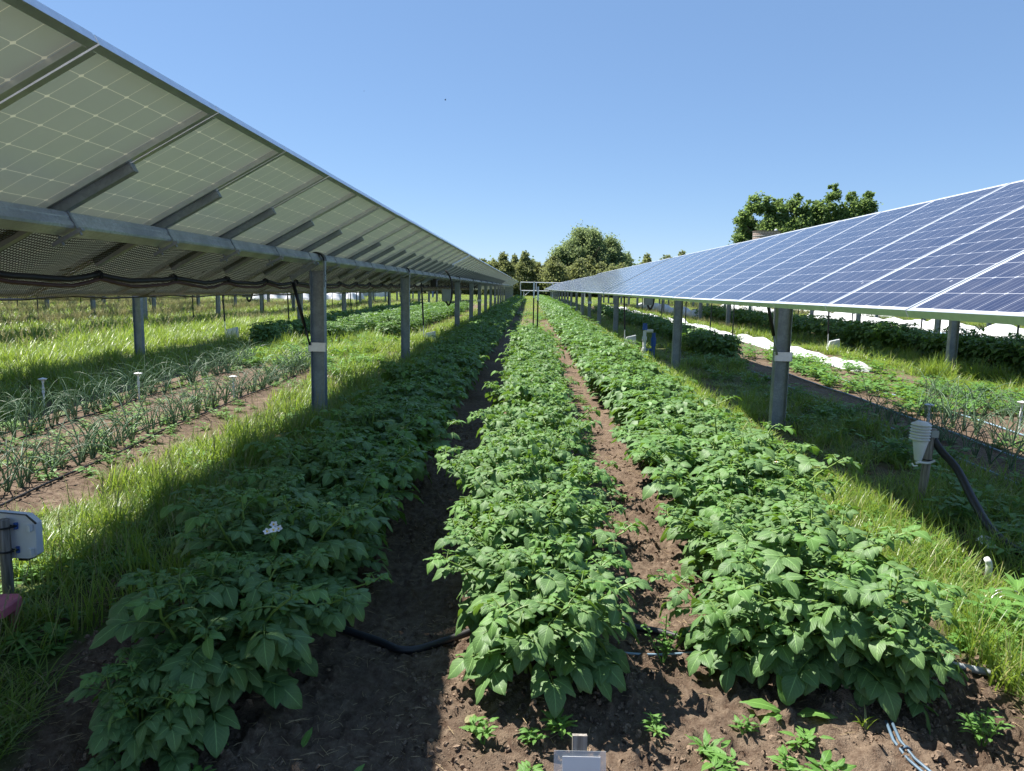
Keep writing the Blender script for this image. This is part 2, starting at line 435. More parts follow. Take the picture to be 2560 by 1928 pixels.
for q in ff.f: f2.f.append(tuple(i+bshift for i in q)); f2.m.append(2)
f2.n += ff.n
FARP = f2.mesh('far_panel', [M['pv'], M['pvback'], M['alu']])
def rail_mb():
    # hat rail under the seam, in panel space (x upslope, z normal), open downwards
    mb = MB(); L2 = .46
    prof = [(-.045, 0), (-.045, -.003), (-.024, -.003), (-.022, -.048), (.022, -.048), (.024, -.003), (.045, -.003), (.045, 0)]
    vs = []
    for x, k in ((-L2, 1), (L2, 1)):
        for y, z in prof: vs.append((x, y, -.0415+z))
    n = len(prof)
    f = [(j, (j+1) % n, n+(j+1) % n, n+j) for j in range(n)]+[tuple(range(n)), tuple(range(2*n-1, n-1, -1))]
    mb.add(vs, f)
    for sx in (-1, 1):
        mb.box((sx*(L2-.02), 0, -.034), (.03, .03, .010)); mb.tube([(sx*(L2-.02), 0, -.03), (sx*(L2-.02), 0, -.055)], .006, 6)
        mb.box((sx*(L2+.004), 0, -.066), (.006, .044, .046))
    return mb
def clamp_mb():
    mb = MB(); a = .0505; o = .1395
    for sx in (-1, 1): mb.box((sx*(a+.004), 0, -o+.0), (.006, .016, .104))
    mb.box((-.012, 0, -o-a-.010), (.175, .026, .020)); 
    for sx in (-1, 1): mb.tube([(sx*(a+.004), 0, -o-a+.004), (sx*(a+.004), 0, -o-a-.036)], .007, 6)
    mb.box((0, 0, -.0898), (.10, .05, .003))
    return mb
RAIL = rail_mb().mesh('mounting_rail', M['galv']); CLAMP = clamp_mb().mesh('tube_clamp', M['galv'])
def post_mb(h=1.95):
    mb = MB(); wx, wy = .155, .102; t_ = .006
    mb.box((-wx/2+t_/2, 0, h/2), (t_, wy, h)); mb.box((wx/2-t_/2, 0, h/2), (t_, wy, h)); mb.box((0, 0, h/2), (wx-2*t_, t_, h))
    return mb
POSTM = post_mb().mesh('support_post', M['galv'])
def bearing_mb():
    # black arch over the tube, hung on two straps from the post
    mb = MB(); n = 12; r1, r2, wy = .074, .094, .045
    vs = []
    for i in range(n+1):
        a = math.pi*i/n*1.0
        for r_ in (r1, r2):
            for y in (-wy, wy): vs.append((r_*math.cos(a), y, r_*math.sin(a)))
    f = []
    for i in range(n):
        b = i*4; c = b+4
        f += [(b, b+1, c+1, c), (b+2, c+2, c+3, b+3), (b, c, c+2, b+2), (b+1, b+3, c+3, c+1)]
    mb.add(vs, f)
    mb.box((.083, 0, -.05), (.016, .06, .10), mi=1); mb.box((-.083, 0, -.05), (.016, .06, .10), mi=1)
    mb.box((.083, 0, -.19), (.010, .045, .19), mi=1); mb.box((-.083, 0, -.19), (.010, .045, .19), mi=1)
    for z in (-.16, -.22): mb.tube([(.07, 0, z), (.10, 0, z)], .009, 6, mi=1)
    mb.tube([(-.085, -.03, -.115), (.085, -.03, -.115)], .005, 6, mi=1)
    return mb
BEAR = bearing_mb().mesh('tube_bearing', [M['black'], M['galv']])
def arm_mb():
    mb = MB(); 
    mb.box((-.14, 0, 0), (.36, .035, .055), bev=.006); mb.tube([(-.30, -.03, 0), (-.30, .03, 0)], .012, 8); mb.tube([(0, -.03, 0), (0, .03, 0)], .016, 8)
    return mb
ARM = arm_mb().mesh('drive_arm', M['galv'])
PLATE = MB().box((0, 0, 0), (.20, .012, .10), bev=.01).tube([(-.07, -.016, .02), (-.07, .004, .02)], .008, 6).tube([(.0, -.012, .0), (.0, .0, .0)], .006, 6).tube([(.05, -.012, .0), (.05, .0, .0)], .006, 6).mesh('damper_bracket', M['alu'])
POSTY = [-1.1, 2.9, 8.1, 13.85, 18.78, 23.75, 29.45, 34.3, 38.95, 43.9, 49.5, 54.4, 59.05, 64, 69.6, 74.4, 79.1, 84.1, 89.7, 94.5, 99.1]
def aZ(y): return EYE+.406+.003*max(0, y-8)
SECS = []
y_ = 2.689-4*PITCHM
for k in range(5):
    SECS.append((y_, 20)); y_ += 20*PITCHM+.28
ordin = ['nearest', 'second', 'third', 'fourth', 'farthest']
def section(xg, si, label, group, detail, tilt=TH, dz=0, npan=20):
    y0, n = SECS[si]; n = npan
    o_ = .1395
    xt, zt = xg+o_*math.sin(tilt), -o_*math.cos(tilt)
    yc = y0+n*PITCHM/2
    zc = aZ(yc)+dz
    root = empty('solar_array', (xt, y0, gz(xt, y0)))
    tag(root, label, 'solar array', group)
    gzr = root.location.z
    def loc(x, y, z): return (x-xt, y-y0, z-gzr)
    for i in range(n):
        yy = y0+PITCHM*(i+.5); zz = aZ(yy)+dz
        jt = random.uniform(-.002, .002)
        if detail:
            p = inst('solar_panel', LAM, root, loc(xg, yy, zz), (0, -tilt+jt, 0))
            inst('panel_frame', FRM, p)
        else:
            inst('solar_panel', FARP, root, loc(xg, yy, zz), (0, -tilt+jt, 0))
    # tube
    tl = n*PITCHM+.3
    mb = MB()
    if detail:
        a = .048; c = .010
        pr = [(-a, -a+c), (-a+c, -a), (a-c, -a), (a, -a+c), (a, -.012), (a-.003, -.008), (a-.003, .008), (a, .012), (a, a-c), (a-c, a), (-a+c, a), (-a, a-c)]
    else: a = .048; pr = [(-a, -a), (a, -a), (a, a), (-a, a)]
    ct, st = math.cos(tilt), math.sin(tilt)
    vs = []
    for yy in (y0-.1, y0-.1+tl):
        for px, pz in pr: vs.append(loc(xt+px*ct-pz*st, yy, aZ(yy)+dz+zt+px*st+pz*ct))
    k = len(pr)
    mb.add(vs, [(j, (j+1) % k, k+(j+1) % k, k+j) for j in range(k)]+[tuple(range(k-1, -1, -1)), tuple(range(k, 2*k))])
    mb.build('torque_tube', M['tube'], root)
    if detail:
        for i in range(n+1):
            yy = y0+PITCHM*i; zz = aZ(yy)+dz
            if i == 0: yy += .05
            if i == n: yy -= .05
            r_ = inst('mounting_rail', RAIL, root, loc(xg, yy, zz), (0, -tilt, 0))
            inst('tube_clamp', CLAMP, r_)
    for j, py in enumerate(POSTY):
        if not (y0-.05 <= py < y0+tl-.1 and py > -3): continue
        if si < 4 and py > y0+tl-.35: continue
        g = gz(xt, py); top = aZ(py)+dz+zt-.075-.04
        p = inst('support_post', POSTM, root, loc(xt, py, top-1.95), (0, random.uniform(-.004, .004), 0))
        if detail:
            inst('tube_bearing', BEAR, p, (0, -.02, 1.95+.115))
        if detail and (abs(py-8.1) < .1 or j % 3 == 1):
            ar = inst('drive_arm', ARM, p, (0, -.10, 1.95+.075), (0, -tilt-.02, 0))
            ex, ez = -.30*math.cos(tilt), 1.95+.075-.30*math.sin(tilt)
            pz = .83-(top-1.95-base_z(py))
            inst('damper_bracket', PLATE, p, (0, -.062, pz))
            d = MB(); A = Vector((ex, -.10, ez)); B = Vector((-.075, -.085, pz+.02)); D = B-A
            d.tube([A, A+D*.08], .008, 6, 1).tube([A+D*.08, A+D*.72], .019, 10, 0).tube([A+D*.72, B], .011, 8, 0 if xg < 0 else 1)
            d.build('damper', [M['black'], M['galv']], p, smooth=True)
    return root, loc, zc

G1 = 'solar arrays in the left row'; G2 = 'solar arrays in the right row'
XL, XR = -2.432, 2.733
arrL = []; arrR = []
for si in range(5):
    l = ['left row solar array overhead, nearest section with grey underside and black netting',
         'left row solar array beyond the drive motor post, second section from the viewer',
         'left row solar array third along, between two bright seams',
         'left row solar array fourth along, small in the distance',
         'left row solar array at the far end beside the trees'][si]
    arrL.append(section(XL, si, l, G1, si < 3, tilt=TH+[0, 0, R(1.2), 0, R(1)][si]))
    l = ['right row solar array nearest, large blue panels with white frames',
         'right row solar array second along, pale blue panels meeting the nearest section',
         'right row solar array third along, tilted flatter beyond a dark notch',
         'right row solar array fourth along, pale and narrow',
         'right row solar array farthest, white sliver beside the pipe frame'][si]
    arrR.append(section(XR, si, l, G2, si < 2, tilt=TH-[R(.25), R(.25), R(2.2), R(2.2), R(2.6)][si], dz=[0, 0, -.03, -.03, -.03][si]))
RP = 5.165; FAR = {}
side = {-1: ['first', 'second', 'third', 'fourth', 'fifth', 'sixth'], 1: ['first', 'second', 'third', 'fourth', 'fifth', 'sixth']}
for sgn, base, nrow in ((-1, XL, 5), (1, XR, 5)):
    for k in range(1, nrow+1):
        xg = base+sgn*RP*k
        for si in range(4 if k < 3 else 3):
            y0, n = SECS[si]
            if (y0+20) < abs(xg)/.78-1.5: continue
            word = 'left' if sgn < 0 else 'right'
            l = f'solar array in the {side[sgn][k-1]} row beyond the {word} one, {ordin[si]} section, posts on the grass'
            FAR[(sgn, k, si)] = section(xg, si, l, 'solar arrays in the rows farther out', False, dz=random.uniform(-.04, .04))

# netting, cables on the nearest left arrays
def wavy_net(rootloc, y0, y1):
    root, loc, zc = rootloc
    mb = MB(); ny = int((y1-y0)/.12); nv = 14; vs = []; uv = []
    ct, st = math.cos(TH), math.sin(TH)
    for i in range(ny+1):
        yy = y0+(y1-y0)*i/ny
        for j in range(nv+1):
            f = j/nv; v = -.985+f*.93
            sag = .05+.030*math.sin(yy*6.27+1)+.05*float(fbm(np.array(yy*1.1), np.array(f*3.), 2))
            edge = min(1, f*7)
            w_ = -.044-sag*math.sin(math.pi*min(1, f*1.02))*.8-.012*edge-.03*(1-edge)*abs(math.sin(yy*2.1))
            if f > .9: w_ = -.10
            vs.append(loc(XL+v*ct-w_*st, yy, aZ(yy)+v*st+w_*ct)); uv.append((yy/.020, v/.020))
    f_ = [(i*(nv+1)+j, i*(nv+1)+j+1, (i+1)*(nv+1)+j+1, (i+1)*(nv+1)+j) for i in range(ny) for j in range(nv)]
    mb.add(vs, f_, 0, uv); o = mb.build('netting', M['net'], root, smooth=True); return o
for si in (0, 1):
    rl = arrL[si]; root, loc, zc = rl; y0, n = SECS[si]; y1 = y0+20*PITCHM
    wavy_net(rl, y0, y1)
    for nm, off, mm, rr in (('cable_bundle', 0, 'cable', .019), ('power_cable', .034, 'brown', .013)):
        pts = []
        v = -.50; ct, st = math.cos(TH), math.sin(TH)
        for i in range(n*6+1):
            yy = y0+PITCHM*i/6; ph = (i % 6)/6
            sag = .035*math.sin(math.pi*ph)*(1+.5*off*20)+.006*math.sin(i*1.7)+off
            w_ = -.135-sag
            pts.append(loc(XL+v*ct-w_*st-.0, yy, aZ(yy)+v*st+w_*ct))
        MB().tube(pts, rr, 7).build(nm, M[mm], root, smooth=True)
    mb = MB()
    for i in range(n+1):
        yy = y0+PITCHM*i
        for a in range(3):
            v = -.50+random.uniform(-.01, .01); w_ = -.14
            c = loc(XL+v*ct-w_*st, yy+a*.02-.02, aZ(yy)+v*st+w_*ct)
            mb.tube([(c[0]+.028*math.cos(q), c[1]+.005*math.sin(3*q), c[2]+.030*math.sin(q)) for q in np.linspace(0, 6.28, 9)], .004, 5, cap=False)
    mb.build('cable_tie', M['black'], root)
    # dark hem cord along the lower edge
    MB().tube([loc(XL-.985*ct-.046*-st*0-.02, y0+(y1-y0)*i/40, aZ(y0+(y1-y0)*i/40)-.985*st-.045-.012*math.sin(i*2.3)) for i in range(41)], .008, 5).build('hem_cord', M['black'], root)

def lib_curve(pts, n=24):
    P = [Vector(p) for p in pts]; P = [P[0]*2-P[1]]+P+[P[-1]*2-P[-2]]; out = []
    for i in range(1, len(P)-2):
        for k in range(n//(len(P)-3)+1):
            t = k/(n//(len(P)-3)+1); a, b, c, d = P[i-1], P[i], P[i+1], P[i+2]
            out.append(.5*((2*b)+(c-a)*t+(2*a-5*b+4*c-d)*t*t+(3*b-a-3*c+d)*t**3))
    out.append(P[-2]); return out

# drive gear at the joint post of both rows
for (root, loc, zc), xg, sg in ((arrL[0], XL, 1), (arrR[0], XR, -1), (FAR[(-1, 1, 0)], XL-RP, 1), (FAR[(1, 1, 0)], XR+RP, -1)):
    xt = xg+.0675; py = 18.78; zb = aZ(py)-.13
    box = MB().box((0, 0, 0), (.24, .10, .30), bev=.012).box((0, -.053, 0), (.20, .008, .26))
    box.build('control_box', M['grey'], root, loc(xt+.22, py-.02, zb-.47))
    MB().tube([loc(*p) for p in lib_curve([(xt-.05, py+.1, zb+.12), (xt+.18, py, zb+.16), (xt+.34, py-.05, zb-.1), (xt+.36, py-.05, zb-.5), (xt+.28, py-.05, zb-.72), (xt+.2, py-.04, zb-.60)])], .024, 8).build('cable_loop', M['cable'], root, smooth=True)
    MB().box(loc(xt-.10, py-.08, zb-.16), (.16, .18, .20), bev=.02).build('drive_motor', M['black'], root)
    d = MB(); d.tube([loc(xt-.42, py-.1, zb-.10), loc(xt-.36, py-.1, .62)], .022, 8).tube([loc(xt-.36, py-.1, .62), loc(xt-.35, py-.1, .30)], .012, 8, 1)
    d.build('drive_rod', [M['black'], M['white']], root)
    MB().add([loc(xt+a, py-.05+b, c) for a, b, c in ((-.36, -.08, .2), (-.05, -.08, .2), (-.05, .08, .2), (-.36, .08, .2), (-.30, -.06, .42), (-.07, -.08, .48), (-.07, .08, .48), (-.30, .06, .42))],
             [(0, 3, 2, 1), (4, 5, 6, 7), (0, 1, 5, 4), (1, 2, 6, 5), (2, 3, 7, 6), (3, 0, 4, 7)]).build('motor_base', M['white'], root)

# ------------------------------------------------------------------ foliage generators
def frame_of(d, up):
    d = d/np.linalg.norm(d); s = np.cross(d, up); n = np.linalg.norm(s)
    if n < 1e-4: s = np.array([1., 0, 0]); n = 1
    s /= n; u = np.cross(s, d); return d, s, u

def leaflet(mb, p, d, up, L, W, lod, droop=.6, fold=.25, young=0):
    d, s, u = frame_of(np.asarray(d, float), np.asarray(up, float))
    if lod == 0: T = [0, .12, .28, .48, .68, .86, 1]; S_ = [-1, -.5, 0, .5, 1]
    elif lod == 1: T = [0, .3, .7, 1]; S_ = [-1, 0, 1]
    else: T = [0, .42, 1]; S_ = [-1, 0, 1]
    wv = lambda t: max(.02, (math.sin(math.pi*min(1, t**.80))**.75)*(1-.25*t)) if t < 1 else .015
    vs = []; uv = []
    tw = random.uniform(-.25, .25)
    for t in T:
        c = p+d*L*(t-.10*droop*t*t)-u*L*droop*.45*t*t
        for s_ in S_:
            hw = W*.5*wv(t)*s_
            rip = (.035*L*math.sin(t*11+s_*2+tw*9) if (lod == 0 and abs(s_) == 1) else 0)
            curl = -abs(s_)**2*W*.10 if lod == 0 else 0
            vs.append(c+s*hw+u*(abs(hw)*fold+rip+curl+tw*hw)); uv.append((.5+s_*.5, min(t, .999)+(2 if young else 0)))
    n = len(S_)
    f = [(i*n+j, i*n+j+1, (i+1)*n+j+1, (i+1)*n+j) for i in range(len(T)-1) for j in range(n-1)]
    mb.add(vs, f, 0, uv)

def strip(mb, p0, p1, r, n=3, mi=1): mb.tube([tuple(p0), tuple(p1)], [r, r*.6], n, mi, cap=False)

def compound(mb, p, az, pitch, size, lod, young=0, nl=3):
    """one potato leaf: rachis with pairs of leaflets and an end leaflet"""
    ln = size*1.55; k = 4; pts = [p]; pit = pitch
    for i in range(k):
        dr = np.array([math.cos(az)*math.cos(pit), math.sin(az)*math.cos(pit), math.sin(pit)])
        pts.append(pts[-1]+dr*ln/k); pit -= .10+random.uniform(0, .13)
    if lod < 2: mb.tube([tuple(q) for q in pts], [.0035, .003, .0025, .002, .0015], 3, 1, cap=False)
    def at(t): x = t*k; i = min(k-1, int(x)); return pts[i]*(1-(x-i))+pts[i+1]*(x-i), pts[i+1]-pts[i]
    q, d = at(1.); up = np.array([random.uniform(-.5, .5), random.uniform(-.5, .5), 1.])
    leaflet(mb, q, d-np.array([0, 0, .02]), up, size*random.uniform(.9, 1.1), size*.80, lod, .25+random.uniform(0, .5), random.uniform(.1, .35), young)
    for j in range(nl):
        t = .86-.27*j; q, d = at(t); d = d/np.linalg.norm(d); sd = np.cross(d, [0, 0, 1]); sd = sd/(np.linalg.norm(sd)+1e-6)
        ls = size*(.86-.16*j)*random.uniform(.88, 1.1)
        for sg in (-1, 1):
            dd = d*.55+sd*sg*.9+np.array([0, 0, random.uniform(-.28, .22)])
            leaflet(mb, q+sd*sg*.006, dd, up+sd*sg*-.25, ls, ls*.76, lod, .25+random.uniform(0, .5), random.uniform(.08, .35), young)

def potato_mb(seed, lod, h=.5, spread=.50, big=1.0, low=0, nst=12):
    random.seed(seed); mb = MB()
    if lod == 2: nst = 8
    for s_ in range(nst):
        az = 2*math.pi*(s_+random.uniform(-.3, .3))/nst; lean = random.uniform(.25, 1.0)*(1 if s_ > 1 else .2)
        H = h*random.uniform(.82, 1.08)*(1-.17*lean*lean)
        top = np.array([math.cos(az)*spread*lean, math.sin(az)*spread*lean*.70, H])
        b0 = np.array([math.cos(az)*.05, math.sin(az)*.05, 0]); pts = []
        for i in range(6):
            t = i/5; pts.append(b0*(1-t)+top*t+np.array([0, 0, .06*math.sin(math.pi*t)])+np.array([random.uniform(-.01, .01), random.uniform(-.01, .01), 0])*i*.4)
        if lod < 2: mb.tube([tuple(q) for q in pts], [.008, .0075, .007, .006, .005, .003], 5, 1, cap=False)
        nl = 9 if lod < 2 else 7
        for i in range(nl):
            t = .16+.80*i/(nl-1)
            x = t*5; j = min(4, int(x)); q = pts[j]*(1-(x-j))+pts[j+1]*(x-j)
            a2 = az+i*2.4+random.uniform(-.4, .4)
            if i < 5 and random.random() < .6: a2 = az+random.uniform(-1.1, 1.1)
            sz = (.082-.030*max(0, t-.55)/.45)*big*random.uniform(.85, 1.2)
            if lod == 2: sz *= 1.25
            yg = 1 if (t > .9 and random.random() < .55) else 0
            compound(mb, q, a2, .55-.35*(1-t)+random.uniform(-.2, .25), sz, lod, yg, 3 if lod < 2 else 2)
        for i in range(3 if lod < 2 else 1):   # growing tip: small upright leaflets
            compound(mb, pts[-1], az+i*2.1, .8, .034*big, lod, random.random() < .6, 2)
    for i in range(low):
        a = random.uniform(0, 6.28); compound(mb, np.array([math.cos(a)*.12, math.sin(a)*.12, .10]), a, .25, .10*big, lod, 0, 3)
    return mb

NL0, NL1 = 8, 6
PT0 = []; PT1 = []; PT2 = []
def split_build(mb, nm, leafm):
    """foliage and stems of one plant as two meshes"""
    out = []
    for want, n2 in ((0, 'foliage'), (1, 'stems')):
        keep = [i for i, m_ in enumerate(mb.m) if m_ == want]
        if not keep: out.append(None); continue
        V = np.concatenate(mb.v); UV = np.concatenate(mb.uv)
        used = sorted({v for i in keep for v in mb.f[i]}); mp = {v: k for k, v in enumerate(used)}
        q = MB(); q.add(V[used], [tuple(mp[v] for v in mb.f[i]) for i in keep], 0, UV[used])
        out.append(q.mesh(nm+'_'+n2, leafm if want == 0 else M['stem'], smooth=True))
    return out
for i in range(NL0): PT0.append(split_build(potato_mb(100+i, 0, .50, .50, 1.02, 3, 13), 'potato', M['potato']))
PTF = [split_build(potato_mb(140+i, 0, .46, .46, 1.16, 9, 11), 'potato_front', M['potato']) for i in range(3)]
for i in range(NL1): PT1.append(split_build(potato_mb(200+i, 1, .50, .50, 1.10, 0, 13), 'potato_mid', M['potato_far']))
for i in range(4):
    m3 = potato_mb(300+i, 2, .50, .50, 1.0); m3.m = [0]*len(m3.m); PT2.append(m3.mesh('potato_far', M['potato_far'], smooth=True))
random.seed(5)

def potato_plant(x, y, proto, label, group, s=1.0, zs=1.0):
    o = empty('potato_plant', (x, y, gz(x, y)-.01), random.choice((0, math.pi))+random.uniform(-.35, .35)); o.scale = (s, s, zs)
    tag(o, label, 'potato plant', group)
    inst('foliage', proto[0], o)
    if proto[1]: inst('stems', proto[1], o)
    return o
rowlab = {0: ('dark green potato plant in the shaded row under the left solar array', 'potato plants in the shaded left row'),
          1: ('bushy sunlit potato plant in the short middle row', 'potato plants in the middle row'),
          2: ('bushy sunlit potato plant in the long right row', 'potato plants in the right row'),
          3: ('potato plant in a sunlit row beyond the left posts', 'potato plants beyond the left posts'),
          4: ('shaded potato plant under the farther left solar arrays', 'shaded potato plants beyond the left posts'),
          5: ('potato plant in the shadow behind the right posts beside the white row cover', 'potato plants behind the right posts'),
          6: ('tall dark potato plant in the second row right of the posts', 'potato plants in the outer right row')}
cand = []   # distance, x, y, row
for ri, rx, ya, yb, st in ((0, -1.13, 2.42, 80, .27), (1, .06, 2.74, 16.6, .27), (2, 1.23, 2.80, 80, .27), (3, -3.95, 20, 44, .36), (3, -5.1, 18, 44, .36),
                       (4, -6.3, 17, 42, .38), (5, 4.25, 15.6, 45, .40), (6, 9.05, 8.6, 38, .34)):
    y = ya; first = True
    while y < yb:
        cand.append((math.hypot(rx, y)*(1 if ri < 3 else 1.15), rx+random.uniform(-.09, .09)*(0 if first else 1.2), y, ri, first)); first = False
        y += st*random.uniform(.9, 1.1)
cand.sort()
far_pts = []
frontlab = {0: 'potato plant at the front end of the shaded left row, broad drooping leaves', 1: 'potato plant at the front end of the middle row, broad leaves with small holes',
            2: 'potato plant at the front end of the right row, large leaves over bare soil'}
for i, (d_, x, y, ri, first) in enumerate(cand):
    sc_ = 1.0*random.uniform(.90, 1.10); zs_ = random.uniform(.88, 1.12)*sc_
    if ri == 1: sc_ *= .94
    if ri in (0, 2): sc_ *= (1.22 if ri == 2 else 1.10) if y > 4 else 1.05
    if ri == 6: sc_ *= 1.35
    if ri in (4, 5): sc_ *= 1.05
    if i < 298:
        lod = 0 if y < 6.3 and ri < 3 else 1
        pr = (PT0 if lod == 0 else PT1)[random.randrange(NL0 if lod == 0 else NL1)]
        lab, grp = rowlab[ri]
        if first and ri < 3:
            pr = PTF[ri]; o = potato_plant(x, y, pr, frontlab[ri], None, 1.0)
        else:
            if y < 3.3 and ri < 3: pr = PTF[random.randrange(3)] if random.random() < .5 else pr
            o = potato_plant(x, y, pr, lab, grp, sc_, zs_*(1.35 if ri == 6 else 1))
    else: far_pts.append((x, y, sc_, ri))

for x, y, k, sc_, zs_, lab in ((-1.20, 2.16, 0, .62, .7, 'small potato plant hanging over bare soil at the bottom of the shaded left row'),
                               (1.43, 2.70, 1, .78, .8, 'potato plant leaning right at the front corner of the right row'),
                               (.93, 2.95, 2, .8, .85, 'potato plant at the left front corner of the right row with a yellow leaf')):
    potato_plant(x, y, PTF[k], lab, None, sc_, zs_)

# ------------------------------------------------------------------ scatter (uncountable stuff)
def library(name, meshes):
    c = bpy.data.collections.new(name)
    for i, m_ in enumerate(meshes):
        o = bpy.data.objects.new(f'{name}_{i:02d}', m_); c.objects.link(o)
    return c, len(meshes)
def scatter(name, pts, rot, scl, lib, kind='stuff', label=None):
    c, n = lib; N = len(pts)
    me = bpy.data.meshes.new(name); me.vertices.add(N); me.vertices.foreach_set('co', np.asarray(pts, np.float32).ravel())
    a = me.attributes.new('rot', 'FLOAT_VECTOR', 'POINT'); a.data.foreach_set('vector', np.asarray(rot, np.float32).ravel())
    a = me.attributes.new('scl', 'FLOAT_VECTOR', 'POINT'); a.data.foreach_set('vector', np.asarray(scl, np.float32).ravel())
    a = me.attributes.new('idx', 'INT', 'POINT'); a.data.foreach_set('value', RS.randint(0, n, N).astype(np.int32))
    o = inst(name, me); tag(o, label, kind=kind)
    g = bpy.data.node_groups.new(name, 'GeometryNodeTree')
    g.interface.new_socket('Geometry', in_out='INPUT', socket_type='NodeSocketGeometry')
    g.interface.new_socket('Geometry', in_out='OUTPUT', socket_type='NodeSocketGeometry')
    gi = g.nodes.new('NodeGroupInput'); go = g.nodes.new('NodeGroupOutput')
    ip = g.nodes.new('GeometryNodeInstanceOnPoints'); ci = g.nodes.new('GeometryNodeCollectionInfo')
    ci.inputs['Collection'].default_value = c; ci.inputs['Separate Children'].default_value = True; ci.inputs['Reset Children'].default_value = True
    ip.inputs['Pick Instance'].default_value = True
    def na(nm, ty):
        q = g.nodes.new('GeometryNodeInputNamedAttribute'); q.data_type = ty; q.inputs['Name'].default_value = nm
        return [s for s in q.outputs if s.enabled and s.name == 'Attribute'][0]
    g.links.new(gi.outputs[0], ip.inputs['Points']); g.links.new(ci.outputs[0], ip.inputs['Instance'])
    g.links.new(na('idx', 'INT'), ip.inputs['Instance Index'])
    er = g.nodes.new('FunctionNodeEulerToRotation'); g.links.new(na('rot', 'FLOAT_VECTOR'), er.inputs[0])
    g.links.new(er.outputs[0], ip.inputs['Rotation']); g.links.new(na('scl', 'FLOAT_VECTOR'), ip.inputs['Scale'])
    g.links.new(ip.outputs[0], go.inputs[0])
    md = o.modifiers.new('scatter', 'NODES'); md.node_group = g
    return o

def blade(mb, p, az, L, W, lean, curl, seg=4, mi=0, dry=0):
    d = np.array([math.cos(az), math.sin(az), 0.]); s = np.array([-d[1], d[0], 0])
    pit = math.pi/2-lean; q = np.array(p, float); vs = []; uv = []
    for i in range(seg+1):
        t = i/seg; w_ = W*.5*(1-t**1.6)*(1 if t > 0 else .8)
        vs += [q+s*w_, q-s*w_] if i < seg else [q]
        uv += [(.1, min(t, .99)+2*dry), (.9, min(t, .99)+2*dry)] if i < seg else [(.5, .99+2*dry)]
        q = q+(d*math.cos(pit)+np.array([0, 0, 1])*math.sin(pit))*L/seg; pit -= curl/seg
    f = [(2*i, 2*i+1, 2*i+3, 2*i+2) for i in range(seg-1)]+[(2*seg-2, 2*seg-1, 2*seg)]
    mb.add(vs, f, mi, uv)
def grass_clump(seed, n=16, h=.22, r=.05, seeds=0, wmul=1.0):
    random.seed(seed); mb = MB()
    for i in range(n):
        a = random.uniform(0, 6.28); rr = r*random.random()**.5
        L = h*random.uniform(.5, 1.25)
        blade(mb, (rr*math.cos(a), rr*math.sin(a), -.01), random.uniform(0, 6.28), L, random.uniform(.0045, .008)*wmul, random.uniform(.05, .5), random.uniform(.2, 1.7), 5, 0, 1 if random.random() < .16 else 0)
    for i in range(seeds):
        a = random.uniform(0, 6.28); L = h*random.uniform(1.1, 1.7); lx, ly = math.cos(a)*L*.2, math.sin(a)*L*.2
        mb.tube([(0, 0, 0), (lx*.4, ly*.4, L*.6), (lx, ly, L)], [.0015, .0012, .001], 3, 1, cap=False)
        for k in range(9):
            t = .72+.28*k/9; az = random.uniform(0, 6.28)
            blade(mb, (lx*t, ly*t, L*t), az, .02, .006, .5, .3, 2, 1)
    return mb.mesh('grass_clump', [M['grass'], M['seed']])
GL = library('grass_clumps', [grass_clump(20+i, 16, .22, .05) for i in range(8)])
GT = library('tall_grass', [grass_clump(40+i, 14, .30, .07, 2, 1.3) for i in range(6)])
GF = library('far_grass', [grass_clump(60+i, 60, .30, .30, 5, 2.6) for i in range(6)])
GW = library('flower_weeds', [grass_clump(70+i, 18, .42, .22, 26, 2.2) for i in range(6)])

def rosette(seed, n=9, L=.06, h=.05, stems=1, r=.02):
    random.seed(seed); mb = MB()
    for s_ in range(stems):
        a0 = random.uniform(0, 6.28); rr = r*random.random(); top = np.array([rr*math.cos(a0)*2, rr*math.sin(a0)*2, h*random.uniform(.4, 1.1)])
        if h > .06: mb.tube([(0, 0, 0), tuple(top)], [.003, .002], 4, 0, cap=False)
        for i in range(n):
            t = random.uniform(.2, 1); a = a0+i*2.4+random.uniform(-.3, .3); p = top*t
            l_ = L*random.uniform(.6, 1.15)
            leaflet(mb, p+np.array([math.cos(a), math.sin(a), .2])*l_*.25, np.array([math.cos(a), math.sin(a), random.uniform(-.1, .7)]), (0, 0, 1), l_, l_*random.uniform(.35, .55), 1, .6, .2)
    return mb.mesh('weed', M['weed'], smooth=True)
WD = library('small_weeds', [rosette(80+i, 9, .055, .09, 3, .04) for i in range(6)])
SEEDL = library('seedling_weeds', [rosette(90+i, 10, .09, .16, 5, .10) for i in range(5)])

